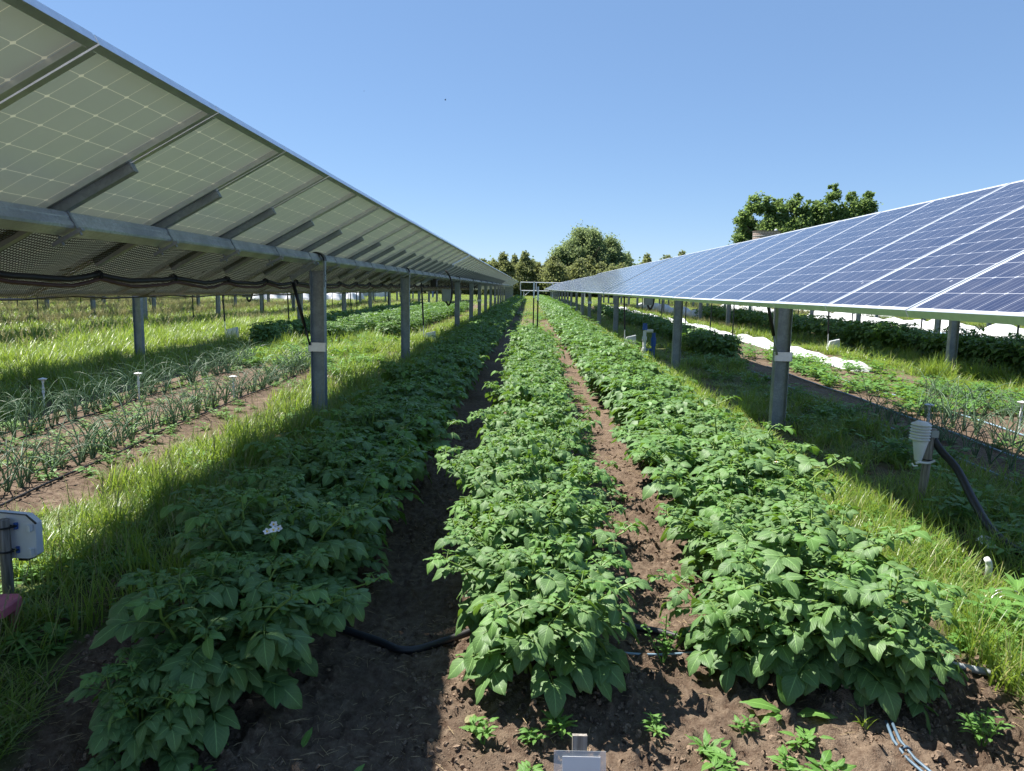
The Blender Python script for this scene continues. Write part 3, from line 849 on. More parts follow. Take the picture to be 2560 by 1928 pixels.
def fill(x0, x1, y0, y1, dens, ref=6., mind=3., edge=.12, ns=1.):
    """random points, thinning with distance; returns x, y, distance factor"""
    A = (x1-x0)*(y1-y0); xs = []; ys = []
    n = int(A*dens); x = RS.uniform(x0, x1, n); y = RS.uniform(y0, y1, n)
    d = np.hypot(x, y); keep = RS.rand(n) < np.minimum(1, (ref/d)**1.7)
    x, y, d = x[keep], y[keep], d[keep]
    xn = x+.32*fbm(x*2.2+5, y*1.4, 3)*ns
    k = (xn > x0+edge*.5) & (xn < x1-edge*.5)
    return x[k], y[k], d[k]
def put(name, lib, lst, label=None):
    P = np.concatenate([a[0] for a in lst]); r_ = np.concatenate([a[1] for a in lst]); s_ = np.concatenate([a[2] for a in lst])
    return scatter(name, P, r_, s_, lib, label=label)
def mk(x, y, d, sxy, sz, zoff=0, ref=6., tilt=.12):
    z = ground_z(x, y)+zoff; n = len(x)
    rot = np.stack([RS.uniform(-tilt, tilt, n), RS.uniform(-tilt, tilt, n), RS.uniform(0, 6.28, n)], -1)
    g = np.clip((d/ref)**.6, 1, 2.6)*RS.uniform(.8, 1.25, n)
    return np.stack([x, y, z], -1), rot, np.stack([sxy*g, sxy*g, sz*np.clip(g, .8, 1.35)], -1)
L0, LT, LF, LW = [], [], [], []
for x0, x1, y0, y1, dn, h, k in GR:
    if y0 < 26: x, y, d = fill(x0, x1, y0, min(y1, 26), 330*dn)
    tall = h > .3
    # patchy height
    if y0 >= 26: x, y, d = x[:0], y[:0], d[:0]
    q = mk(x, y, d, 1., h/.22 if not tall else h/.30)
    ph = (.62+1.3*(fbm(x*1.6, y*1.6, 3)+.25)); kk = RS.rand(len(x)) < np.clip(.35+2.2*(fbm(x*2.6+3, y*2.6, 3)+.2), .12, 1); q = [a[kk] for a in q]; ph = ph[kk]
    q[2][:, 2] *= np.clip(ph, .40, 1.6)
    (LT if tall else L0).append(q)
    if y1 > 26:
        n = int((x1-x0)*(y1-26)*5*dn); x = RS.uniform(x0, x1, n); y = max(26, y0)+(y1-max(26, y0))*RS.rand(n)**1.3; d = np.hypot(x, y)
        q = mk(x, y, d, 1., h/.36, ref=40); LF.append(q)
x, y, d = fill(-13.4, -8.8, 10, 26, 40); LT.append(mk(x, y, d, 1., .8))
x, y, d = fill(-3.2, -1.9, 1.4, 14, 14); LT.append(mk(x, y, d, .8, .8))
for x0, x1, y0, y1, dn in ((-34, -13.6, 19, 48, 2.6), (13, 40, 40, 75, 1.0)):
    n = int((x1-x0)*(y1-y0)*dn); x = RS.uniform(x0, x1, n); y = RS.uniform(y0, y1, n); k = np.abs(x) < y*.80+1
    x, y = x[k], y[k]; LW.append(mk(x, y, np.hypot(x, y), 1., .62, ref=40))
n = 5200; x = RS.uniform(-60, 60, n); y = RS.uniform(60, 138, n); k = (np.abs(x) < y*.8); x, y = x[k], y[k]
LF.append(mk(x, y, np.hypot(x, y)*.7, 1.5, .38, ref=40))
n = 2600; x = RS.uniform(-42, -13.6, n); y = RS.uniform(20, 60, n); k = (np.abs(x) < y*.8); x, y = x[k], y[k]
LF.append(mk(x, y, np.hypot(x, y)*.7, 1.2, .6, ref=40))
put('grass', GL, L0); put('tall_grass', GT, LT); put('far_grass', GF, LF); put('flowering_weeds', GW, LW)

# low weeds and seedling beds
LS, LWd = [], []
for x0, x1, y0, y1, dn in ((4.7, 7.0, 9.2, 15.5, 22), (2.9, 4.2, 3.5, 16, 10), (6.2, 7.2, 6, 12, 14), (4.6, 6.1, 15, 40, 12), (-5.8, -3.2, 12.6, 20, 12), (2.1, 3.2, 1.9, 3.3, 60), (-.6, .7, 17.2, 40, 10), (-3.4, -2.6, 11.5, 13.5, 25)):
    x, y, d = fill(x0, x1, y0, y1, dn, ref=9, ns=1.6); LS.append(mk(x, y, d, 1., 1., ref=12))
for x0, x1, y0, y1, dn in ((1.9, 2.7, 1.9, 3.4, 50), (1.85, 2.7, 3, 16, 40), (-2.9, -1.8, 2, 14, 30), (-13, -9, 10, 30, 14), (.50, .80, 4, 15, 12), (-5.8, -3.3, 5, 13, 16), (4.3, 6.8, 4, 9, 8), (.4, 2.2, 1.85, 2.4, 6), (-1.6, -.4, 1.8, 2.3, 10)):
    x, y, d = fill(x0, x1, y0, y1, dn, ref=9, ns=1.); LWd.append(mk(x, y, d, 1., .8, ref=12))
put('seedling_ground_cover', SEEDL, LS); put('small_weeds', WD, LWd)
# far potato rows beyond what one can count
fp = np.array([(a[0], a[1], a[2]) for a in far_pts])
x, y = fp[:, 0], fp[:, 1]; n = len(x)
scatter('distant_potato_foliage', np.stack([x, y, ground_z(x, y)], -1), np.stack([x*0, x*0, RS.uniform(0, 6.28, n)], -1), np.stack([fp[:, 2]]*3, -1)*1.05, library('far_potato', PT2))

# soil crumbs and straw bits
def crumb(seed):
    rs = np.random.RandomState(seed); mb = MB(); V = []; n = 7
    v = [(0, 0, .6)]+[(math.cos(a)*rs.uniform(.7, 1.1), math.sin(a)*rs.uniform(.7, 1.1), rs.uniform(.0, .35)) for a in np.linspace(0, 6.28, n+1)[:-1]]+[(math.cos(a+.4)*.8, math.sin(a+.4)*.8, -.5) for a in np.linspace(0, 6.28, n+1)[:-1]]
    f = [(0, 1+i, 1+(i+1) % n) for i in range(n)]+[(1+i, 1+n+i, 1+n+(i+1) % n, 1+(i+1) % n) for i in range(n)]
    mb.add(v, f); return mb.mesh('crumb', M['crumb'])
M['crumb'] = simple('soil_crumb', (.215, .155, .11), .95, 0, .5, 1.2, .3, .2)
CR = library('soil_crumbs', [crumb(i) for i in range(6)])
def bit(seed):
    random.seed(seed); mb = MB(); L = random.uniform(.012, .035)
    mb.tube([(-L, 0, 0), (0, random.uniform(-.003, .003), .002), (L, 0, 0)], [.0007, .0011, .0006], 4); return mb.mesh('bit', M['straw'])
BT = library('straw_bits', [bit(i) for i in range(6)])
n = 90000; x = RS.uniform(-2.6, 3.1, n); y = 1.5+6.5*RS.rand(n)**1.5
k = fbm(x*3, y*3, 3)+.28 > RS.rand(n)*.5; x, y = x[k], y[k]; n = len(x)
sz = .0022+.014*RS.rand(n)**5
zz = ground_z(x, y)+np.clip((9-y)/4, 0, 1)*np.clip((4.5-np.abs(x))/1.5, 0, 1)*(.030*fbm(x*9, y*9, 5)+.030*np.maximum(0, np.abs(fbm(x*23+3, y*23, 3))-.20)*3-.006)
scatter('soil_crumbs', np.stack([x, y, zz+sz*.2], -1), RS.uniform(-.5, 6, (n, 3)), np.stack([sz, sz, sz], -1), CR)
n = 16000; x = RS.uniform(-2.2, 2.6, n); y = 1.6+8*RS.rand(n)**1.6
k = fbm(x*1.7+9, y*1.7, 3)+.22 > RS.rand(n)*.5; x, y = x[k], y[k]; n = len(x)
zz = ground_z(x, y)+np.clip((9-y)/4, 0, 1)*np.clip((4.5-np.abs(x))/1.5, 0, 1)*(.030*fbm(x*9, y*9, 5)+.030*np.maximum(0, np.abs(fbm(x*23+3, y*23, 3))-.20)*3-.006)
scatter('straw_bits', np.stack([x, y, zz+.003], -1), np.stack([RS.uniform(-.15, .15, n), RS.uniform(-.15, .15, n), RS.uniform(0, 6.28, n)], -1), np.ones((n, 3))*RS.uniform(.6, 1.3, (n, 1)), BT)

# ------------------------------------------------------------------ onions
def onion_mb(seed):
    random.seed(seed); mb = MB()
    for i in range(random.randint(6, 9)):
        az = random.uniform(0, 6.28); L = random.uniform(.38, .66); pit = random.uniform(1.0, 1.54); cu = random.uniform(.6, 2.7); k = 8
        q = np.array([random.uniform(-.012, .012), random.uniform(-.012, .012), -.01]); pts = []
        for j in range(k+1):
            pts.append(tuple(q)); t = j/k
            q = q+np.array([math.cos(az)*math.cos(pit), math.sin(az)*math.cos(pit), math.sin(pit)])*L/k; pit -= cu/k*(.3+1.6*t)
        mb.tube(pts, [0.0042*(1-(j/k)**2*.85) for j in range(k+1)], 4, 0, cap=False, sx=1.5)
    return mb.mesh('onion_leaves', M['onion'], smooth=True)
ON = [onion_mb(500+i) for i in range(8)]
random.seed(31)
def onions(xs, ya, yb, st, lab, grp):
    for rx in xs:
        y = ya+random.uniform(0, .1)
        while y < yb:
            if random.random() < .88:
                x = rx+random.uniform(-.03, .03); s = random.uniform(.8, 1.15)
                o = inst('onion_plant', ON[random.randrange(8)], None, (x, y, gz(x, y)), (0, 0, random.uniform(0, 6.28)), (s, s, s))
                tag(o, lab, 'onion plant', grp)
            y += st*random.uniform(.8, 1.25)
onions((-5.06, -3.83), 4.4, 13.2, .125, 'tall thin leaved onion plant in the mulched bed left of the posts', 'onion plants in the left bed')
onions((-4.95,), 4.6, 12, .42, 'extra onion plant squeezed into the farther line of the left bed', 'extra onion plants in the farther line')
onions((4.35, 5.0), 5.0, 9.4, .20, 'shaded onion plant in the bed behind the sensor post', 'onion plants in the shaded right bed')
onions((5.9,), 6.4, 11, .22, 'pale sunlit onion plant at the right edge of the photo', 'sunlit onion plants at the right')

# ------------------------------------------------------------------ irrigation
def ground_line(name, pts, r, m, label, cat, wob=.015, zoff=None, n=40, group=None):
    P = lib_curve([(a, b, 0) for a, b in pts], n); Q = []
    for i, p in enumerate(P):
        x = p.x+wob*math.sin(p.y*1.7+i*.3); Q.append((x, p.y, gz(x, p.y)+(r if zoff is None else zoff)))
    o = MB().tube(Q, r, 8).build(name, m, smooth=True); tag(o, label, cat, group); return o
for i, (xa, lab) in enumerate(((-3.72, 'black drip line nearest the grass strip in the left onion bed'), (-3.95, 'black drip line second from the grass in the left onion bed'),
                               (-4.93, 'black drip line third from the grass in the left onion bed'), (-5.2, 'black drip line farthest from the posts in the left onion bed'))):
    ground_line('drip_line', [(xa+.15 if i == 0 else xa, 4.2), (xa, 7), (xa-.05, 10), (xa, 13.4)], .009, M['black'], lab, 'drip line', zoff=.02, group='drip lines in the left onion bed')
for xa, lab in ((4.15, 'pale drip tape nearest the sensor post in the right bed'), (4.75, 'pale drip tape between the right onion rows'), (5.5, 'pale drip tape on the bare soil right of the onions')):
    ground_line('drip_tape', [(xa-.15, 3.8), (xa-.05, 7), (xa, 10), (xa, 14.5)], .010, M['bluepvc'], lab, 'drip tape', zoff=.02, group='drip tapes in the right bed')
ground_line('irrigation_hose', [(-1.15, 3.15), (-.68, 3.02), (-.50, 2.93), (-.3, 3.02), (.1, 3.2), (.55, 3.20), (.75, 3.12), (.95, 3.10), (1.35, 3.15), (1.9, 3.2)], .017, M['black'], 'thick black hose crossing under the potato rows near the front', 'hose', .0, n=60)
ground_line('thin_tube', [(.40, 2.95), (.62, 2.98), (.78, 3.02), (.95, 3.14)], .005, M['bluepvc'], 'thin pale tube lying against the black hose on the right path', 'tube', 0, zoff=.012)
ground_line('water_pipe', [(1.72, 2.98), (2.1, 2.86), (2.5, 2.9), (3.2, 3.0)], .016, M['grey'], 'grey white water pipe in the grass at the right edge', 'pipe', 0)
# clear blue tape, lower right
o = MB(); P = [(1.325, 2.47), (1.31, 2.38), (1.32, 2.30), (1.345, 2.2), (1.38, 2.05)]
for dx in (-.010, .010): o.tube([(a+dx*(1+i*.15), b, gz(a, b)+.022-.002*i) for i, (a, b) in enumerate(P)], .0055, 6)
o.tube([(1.30, 2.345, gz(1.3, 2.3)+.02), (1.325, 2.34, gz(1.3, 2.3)+.036), (1.345, 2.345, gz(1.3, 2.3)+.02)], .004, 6)
tag(o.build('drip_tape', M['tapeblue'], smooth=True), 'pale blue pair of drip tapes lying on the soil at the bottom right', 'drip tape')

def sprinkler(x, y, label, h=.34):
    t = tag(empty('sprinkler', (x, y, gz(x, y))), label, 'sprinkler', 'small sprinklers on stakes in the onion beds')
    MB().tube([(0, 0, -.05), (0, 0, h)], [.008, .011], 8).tube([(0, 0, h*.55), (0, 0, h*.75)], .016, 8).build('stake', M['white'], t)
    MB().lathe([(.012, h-.03), (.016, h), (.045, h+.012), (.05, h+.022), (.012, h+.032), (.003, h+.036)], n=14).build('sprinkler_head', M['white'], t)
sprinkler(-5.75, 8.4, 'white sprinkler on a stake in the shade at the left edge')
sprinkler(-4.93, 9.0, 'pale sprinkler on a stake in the middle of the left onions')
sprinkler(-3.80, 9.2, 'white sprinkler on a stake near the grass strip by the left onions', .30)
sprinkler(4.36, 7.9, 'white sprinkler on a stake among the shaded right onions', .33)
sprinkler(5.55, 8.2, 'white capped sprinkler on a stake among the sunlit right onions', .34)

# ------------------------------------------------------------------ steel fence posts
def tpost_mb(h, w_):
    a = MB(); a.box((0, 0, (h-w_)/2), (.036, .006, h-w_)); a.box((0, .018, (h-w_)/2), (.006, .030, h-w_))
    for i in range(int((h-w_)/.06)): a.box((0, -.007, .3+i*.055), (.012, .008, .02)) if .3+i*.055 < h-w_ else None
    b = MB(); b.box((0, 0, h-w_/2), (.038, .009, w_)); b.box((0, .018, h-w_/2), (.009, .032, w_))
    return a.mesh('fence_post', M['tgreen']), b.mesh('painted_tip', M['white'])
TP = {}
def tpost(x, y, h, w_, lab, grp=None, tilt=0):
    k = (h, w_)
    if k not in TP: TP[k] = tpost_mb(h, w_)
    t = inst('fence_post', TP[k][0], None, (x, y, gz(x, y)-.02), (0, tilt, random.uniform(-.3, .3)))
    tag(t, lab, 'fence post', grp); inst('painted_tip', TP[k][1], t)
tpost(.10, 19.2, 1.62, .42, 'left of two dark fence posts with white tips ending the middle row')
tpost(.20, 18.2, 1.50, .34, 'right of two dark fence posts with white tips ending the middle row')
for i, y in enumerate((19.6, 26.1, 27.2, 33, 36.5, 39.3)):
    tpost(-6.4+random.uniform(-.12, .12), y, 1.45, .28, ['white tipped dark fence post just left of the nearest left support post'][0] if i == 0 else 'white tipped dark fence post among the shaded potatoes on the left', None if i == 0 else 'fence posts in the left potatoes', R(-3+random.uniform(-1.5, 1.5)))
for i, y in enumerate((18.1, 20.6, 23.8, 28.6, 34.8, 41)):
    tpost(5.65+random.uniform(-.1, .1), y+2.5, 1.45, .2, 'slim dark fence post in front of the white row cover', 'fence posts along the row cover', R(random.uniform(-1.5, 1.5)))
for i, y in enumerate((12.4, 15.6, 19.4, 23.6, 28.5, 34)):
    tpost(10.3+random.uniform(-.1, .1), y, 1.6, .2, 'slim dark fence post among the tall potatoes on the right', 'fence posts in the tall right potatoes', R(random.uniform(-1.5, 1.5)))
for kx in range(1, 4):
    for y in (24, 29, 34, 39, 45, 51):
        tpost(-5.75-RP*kx+random.uniform(-.3, .3), y+random.uniform(-1, 1), 1.45, .2, 'small dark fence post far off under the left arrays', 'distant fence posts on the left')

# ------------------------------------------------------------------ row covers and tunnels
def cover(name, x, y0, y1, wd, ht, wob, label, cat, group=None, period=1.3, taper=0):
    mb = MB(); ny = int((y1-y0)/.16); nx = 14; vs = []
    for i in range(ny+1):
        y = y0+(y1-y0)*i/ny
        e = min(1, (i/ny)*ny*.16/.5)*min(1, (1-i/ny)*ny*.16/.5)
        hp = ht*(.72+.28*abs(math.cos(math.pi*(y-y0)/period))+wob*float(fbm(np.array(y*.8), np.array(x), 3)))*max(.12, e)
        for j in range(nx+1):
            a = -1+2*j/nx; xx = x+a*wd/2*(1+.10*float(fbm(np.array(y*1.3), np.array(a*2+x), 2)))
            z = hp*(max(0, 1-abs(a)**2.2))**.75+.02*float(fbm(np.array(y*5), np.array(a*6.), 2))*(1 if abs(a) < .99 else 0)
            vs.append((xx, y, gz(xx, y)+.01+max(0, z)))
    f = [(i*(nx+1)+j, i*(nx+1)+j+1, (i+1)*(nx+1)+j+1, (i+1)*(nx+1)+j) for i in range(ny) for j in range(nx)]
    f += [tuple(range(nx, -1, -1)), tuple(range(ny*(nx+1), (ny+1)*(nx+1)))]
    mb.add(vs, f); o = mb.build(name, M['cloth'], smooth=True); tag(o, label, cat, group); return o
cover('row_cover', 6.45, 14.0, 62, .52, .16, 1.3, 'long low white fabric row cover lying behind the right posts', 'row cover', period=2.4)
cover('row_cover', 16.2, 19.5, 42, 1.3, .44, 1.3, 'tall white row cover with humps over hoops on the far right', 'row cover', period=3.1)
cover('row_cover', 16.0, 46, 62, 1.3, .42, .9, 'white row cover hump beyond the tall one on the right', 'row cover', period=2.3)
cover('row_cover', 21.4, 44, 62, 1.4, .42, .8, 'off white row cover behind the tall one, farthest right', 'row cover', period=2.6)
cover('row_cover', 9.1, 39, 60, 1.2, .5, .8, 'small white row cover between the distant right rows', 'row cover', period=2.6)
# blue edging beside the tall cover
for x_, lab in ((15.2, 'pale blue pipe along the tall white row cover'), (18.3, 'pale blue pipe on the ground beyond the tall white row cover')):
    MBx = MB().tube([(x_, 18+i*3, gz(x_, 18+i*3)+.07) for i in range(9)], .05, 8); tag(MBx.build('water_pipe', M['bluepvc'], smooth=True), lab, 'pipe')
random.seed(77)
for i in range(7):
    x_ = -23.5+i*1.05; y_2 = 62+i*1.2
    cover('plant_tunnel', x_, y_2, y_2+5, .95, .75+random.uniform(-.05, .1), .1, 'short white domed tunnel seen under the left array', 'plant tunnel', 'white domed tunnels far on the left', period=5)
def tall_tunnel(x, y, lab):
    t = tag(empty('greenhouse_tunnel', (x, y, gz(x, y))), lab, 'greenhouse tunnel', 'tall pale tunnels far on the left')
    mb = MB(); pr = []
    for k in range(13):
        a = math.pi*k/12; pr.append((1.5*math.cos(a), 1.9*max(0, math.sin(a))**.7))
    vs = [(px, py_, pz) for py_ in (0, 8) for px, pz in pr]; n = 13
    mb.add(vs, [(j, j+1, n+j+1, n+j) for j in range(n-1)]+[tuple(range(n)), tuple(range(2*n-1, n-1, -1))])
    mb.build('tunnel_film', M['cloth'], t)
    MB().box((0, -.03, .8), (.8, .04, 1.5)).build('door', M['grey'], t)
for x_, y_2, lab in ((-24.5, 88, 'pale tall tunnel, left one of the far pair under the left array'), (-20.2, 90, 'pale tall tunnel, right one of the far pair under the left array')): tall_tunnel(x_, y_2, lab)

# ------------------------------------------------------------------ sensor stand, right
t = tag(empty('weather_sensor', (2.90, 5.25, gz(2.9, 5.25)), 0, (0, R(2.5), 0)), 'white louvred weather sensor strapped to a leaning wooden post in the grass', 'weather sensor')
MB().tube([(0, 0, -.1), (0, 0, .3), (.01, 0, .61)], [.030, .029, .028], 14).build('post', M['wood'], t, smooth=True)
s_ = MB(); z = .53
for i in range(6): s_.lathe([(.040, z-.010), (.066, z-.006), (.070, z+.002), (.050, z+.014)], (-.085, -.02, 0), 20); z += .021 if i < 5 else 0
s_.lathe([(.050, z), (.052, z+.012), (.035, z+.024), (.006, z+.028)], (-.085, -.02, 0), 20)
s_.build('radiation_shield', M['white'], t, smooth=False)
MB().lathe([(.022, .37), (.026, .38), (.052, .515), (.05, .52)], (-.075, -.02, 0), 18).build('funnel', M['white'], t, smooth=True)
MB().box((-.03, -.01, .58), (.07, .05, .03)).box((.012, -.036, .575), (.05, .012, .05)).tube([(-.02, 0, .61), (-.02, 0, .65)], .016, 10).build('bracket', M['grey'], t)
MB().tube([(-.10, -.04, .355), (-.08, -.05, .365), (-.03, -.052, .362), (.0, -.046, .365), (.035, -.04, .38)], .009, 6).tube([(-.12, -.03, .35), (-.115, -.05, .335), (-.09, -.055, .34)], .006, 6).build('hose_clip', M['white'], t)
for k in (.55, .38): MB().tube([(.033*math.cos(q), .033*math.sin(q), k) for q in np.linspace(0, 6.28, 14)], .004, 5, cap=False).build('cable_tie', M['black'], t)
g0 = gz(2.9, 5.2)
hp = lib_curve([(2.95, 5.25, g0+.53), (2.99, 5.2, g0+.45), (3.02, 5.05, g0+.36), (2.98, 4.75, g0+.20), (2.93, 4.45, g0+.10), (2.95, 4.15, g0+.05), (3.1, 3.8, g0+.03)], 60)
tag(MB().tube(hp, .027, 10).build('corrugated_hose', M['black'], smooth=True), 'thick black hose hanging from the weather sensor down into the grass', 'hose')
# white stub pipe and plastic scraps
x_, y_2 = 2.36, 3.98; t = MB().tube([(0, 0, -.05), (0, 0, .06), (-.006, 0, .085), (-.02, 0, .105)], [.017, .017, .017, .015], 12).build('pipe_stub', M['white'], None, (2.56, 3.90, gz(2.56, 3.9)+.04), smooth=True)
tag(t, 'white plastic pipe stub sticking up at the edge of the shadow on the right', 'pipe')
mb = MB(); random.seed(9)
for i in range(9):
    c = np.array([random.uniform(-.12, .12), random.uniform(-.08, .08), random.uniform(.01, .08)])
    a = np.array([[random.uniform(-.07, .07) for _ in range(3)] for _ in range(4)]); a[:, 2] *= .5
    mb.add([c+a[0], c+a[1]+[.04, 0, 0], c+a[2]+[.04, .05, 0], c+a[3]+[0, .05, .01]], [(0, 1, 2, 3)])
o = mb.build('plastic_sheet', M['white'], None, (2.92, 4.35, gz(2.9, 4.35)+.02)); so_ = o.modifiers.new('s', 'SOLIDIFY'); so_.thickness = .003
tag(o, 'crumpled white plastic lying under the black hose on the right', 'plastic scrap')
mb = MB()
for a, r_ in ((0, .08), (.5, .11), (1.1, .09)): mb.tube([(r_*math.cos(q), .3*r_*math.sin(q)+.02*a, .02+r_*math.sin(q)*.9) for q in np.linspace(0, 6.28, 20)], .0022, 5, cap=False)
tag(mb.build('wire_coil', M['alu'], None, (2.42, 3.50, gz(2.4, 3.5))), 'loose grey wire coil in the weeds at the right edge', 'wire')

# ------------------------------------------------------------------ white box on a post, left
t = tag(empty('sensor_box', (-2.418, 3.27, gz(-2.4, 3.3)-.02)), 'white data box strapped to a round wooden post at the left edge of the photo', 'sensor box')
MB().tube([(-.055, 0, -.05), (-.055, 0, .25), (-.055, 0, .455)], .0245, 18).build('post', M['wood'], t, smooth=True)
pf = [(-.16, .255), (.035, .255), (.062, .262), (.078, .275), (.078, .43), (.035, .468), (-.10, .478), (-.16, .478)]
mb = MB(); vs = [(a, y, b) for y in (.028, .075) for a, b in pf]; n = len(pf)
mb.add(vs, [tuple(range(n)), tuple(range(2*n-1, n-1, -1))]+[(j+n, (j+1) % n+n, (j+1) % n, j) for j in range(n)]); mb.build('housing', M['white'], t)
mb = MB(); vs = [(a, y, b) for y in (.022, .030) for a, b in ((.082, .428), (.036, .471), (-.10, .481), (-.17, .481), (-.17, .4845), (-.10, .4845), (.038, .4745), (.087, .432))]
mb.add(vs, [tuple(range(8)), tuple(range(15, 7, -1))]+[(j+8, (j+1) % 8+8, (j+1) % 8, j) for j in range(8)]); mb.build('lid_seal', M['black'], t)
for zz_ in (.418, .300):
    MB().tube([(-.055+.030*math.cos(q)*1.05, .030*math.sin(q), zz_) for q in np.linspace(0, 6.28, 16)], .0045, 6, cap=False).tube([(-.026, -.005, zz_), (-.008, .022, zz_+.002)], .007, 6).build('strap', M['black'], t)
    MB().box((.055, .022, zz_-.008), (.026, .012, .028), bev=.004).box((.058, .014, zz_-.008), (.010, .010, .034)).build('latch', M['white'], t)
    MB().box((-.012, .022, zz_), (.014, .014, .032)).build('mount', M['blue'], t)
MB().box((-.0, .07, .248), (.05, .06, .02)).build('cable_gland', M['black'], t)
# pink step stool
t = tag(empty('step_stool', (-2.215, 2.92, gz(-2.2, 2.92)), R(8)), 'pink plastic stool corner at the left edge of the photo', 'stool')
pf = [(-.30, -.06), (-.03, -.06), (-.0, -.035), (.004, .10), (-.03, .14), (-.30, .14)]
mb = MB(); vs = [(a, b, z) for z in (.13, .165) for a, b in pf]+[(a*.97-.004, b*.9, .172) for a, b in pf]; n = 6
mb.add(vs, [tuple(range(n-1, -1, -1)), tuple(range(2*n, 3*n))]+[(k*n+j, k*n+(j+1) % n, (k+1)*n+(j+1) % n, (k+1)*n+j) for k in (0, 1) for j in range(n)])
mb.build('seat', M['pink'], t)
for a, b in ((-.04, -.04), (-.04, .11), (-.26, -.04), (-.26, .11)): MB().box((a, b, .06), (.035, .03, .14), bev=.006).build('leg', M['pink'], t)

# ------------------------------------------------------------------ sign stake at the bottom
t = tag(empty('garden_sign', (.172, 1.80, EYE-1.19-.405), R(2), (R(-14), 0, R(1))), 'blank laminated white card on a short grey wooden stake at the bottom edge', 'sign')
MB().box((0, .05, .11), (.042, .018, .50), rot=(R(0), 0, 0)).build('stake', M['wood'], t)
gm_, gt, gb = mat('clear_laminate', (.8, .83, .85), .15); gb.inputs['Alpha'].default_value = .32
MB().box((0, .0375, .256), (.148, .002, .13)).build('laminate_sleeve', gm_, t)
MB().box((.004, .0355, .249), (.108, .0016, .114)).build('card', M['white'], t)

# ------------------------------------------------------------------ weeds in the foreground, one by one
def weed(name, x, y, mesh, lab, s=1., rz=None):
    o = inst(name, mesh, None, (x, y, gz(x, y)+.004), (0, 0, random.uniform(0, 6) if rz is None else rz), (s, s, s)); tag(o, lab, 'weed'); return o
def broad(seed, n, L, wr, up, stems=1, h=.03):
    random.seed(seed); mb = MB()
    for s_ in range(stems):
        c = np.array([random.uniform(-.02, .02), random.uniform(-.02, .02), 0])*(stems > 1)*2; hh = h*random.uniform(.6, 1.2)
        top = c+np.array([random.uniform(-.4, .4)*hh, random.uniform(-.4, .4)*hh, hh])
        mb.tube([tuple(c*.3), tuple(top)], [.0035, .0025], 5, 0, cap=False)
        for i in range(n):
            a = i*2.399+random.uniform(-.3, .3); t_ = .35+.65*i/n; p = c*.3*(1-t_)+top*t_; l_ = L*random.uniform(.6, 1.1)*(1.1-.4*t_)
            d = np.array([math.cos(a), math.sin(a), up*random.uniform(.4, 1.3)])
            mb.tube([tuple(p), tuple(p+d/np.linalg.norm(d)*l_*.25)], [.0018, .0014], 4, 0, cap=False)
            leaflet(mb, p+d/np.linalg.norm(d)*l_*.25, d, (0, 0, 1), l_, l_*wr, 0, random.uniform(.3, .9), .2)
    return mb.mesh('weed', M['weed'], smooth=True)
random.seed(3)
weed('weed', -.12, 2.32, broad(1, 9, .055, .5, .5, 3, .07), 'small grey green weed left of the sign stake')
weed('weed', .14, 2.36, broad(2, 14, .065, .38, .7, 2, .08), 'bright green toothed weed just behind the sign stake')
weed('weed', .02, 2.16, broad(3, 9, .05, .5, .4, 2, .04), 'small light weed left of the sign card')
weed('weed', .02, 2.34, broad(4, 7, .05, .45, .4, 3, .05), 'dark weed at the foot of the middle potato row')
weed('weed', .60, 2.92, broad(5, 12, .035, .55, .6, 5, .17), 'tall small leaved weed on the path beside the black hose')
weed('weed', .64, 2.30, broad(6, 12, .075, .33, .8, 1, .05), 'rosette weed with long leaves on the sunlit soil')
weed('weed', .50, 2.42, broad(7, 9, .05, .4, .5, 3, .06), 'dark leaved weed in the shadow right of the middle row')
weed('weed', .80, 2.42, broad(8, 9, .05, .45, .5, 2, .05), 'little weed left of the dock leaves')
weed('weed', .88, 2.22, broad(9, 10, .06, .5, .5, 3, .06), 'leafy weed at the bottom edge below the dock leaves')
weed('weed', 1.02, 2.20, broad(10, 8, .085, .5, .6, 2, .05), 'bright weed with curled leaves at the bottom right')
weed('grass_tuft', 1.24, 2.47, None or (lambda: (random.seed(5), [None])[1] and None)() or grass_clump(991, 9, .10, .012, 0, 1.8), 'small spidery grass tuft on bare soil beside the blue tape', 1.)
weed('weed', 1.62, 2.40, broad(11, 12, .05, .4, .6, 5, .12), 'grey green weed in the shadow at the right row end')
weed('weed', -.93, 1.98, broad(12, 8, .045, .7, .4, 2, .05), 'round leaved weed in the deep shade at the bottom left')
weed('grass_tuft', -.72, 1.97, grass_clump(992, 8, .12, .015, 0, 2.2), 'small grass tuft in the deep shade at the bottom', 1.)
weed('weed', -1.75, 2.15, broad(13, 9, .07, .5, .5, 3, .08), 'broad weed in the dark grass at the left')
random.seed(12); mb = MB()
for a, l_, up in ((2.9, .15, .35), (3.5, .10, .1), (-.25, .14, .35), (1.7, .13, 1.8), (1.3, .12, 2.2)):
    d = np.array([math.cos(a), math.sin(a), up]); leaflet(mb, np.array([0, 0, .01])+d/np.linalg.norm(d)*.03, d, (0, 0, 1), l_, l_*.52, 0, .55, .25)
weed('dock_plant', .99, 2.53, mb.mesh('dock', M['weed'], smooth=True), 'dock plant with a few big leaves at the foot of the right row', 1., 0)
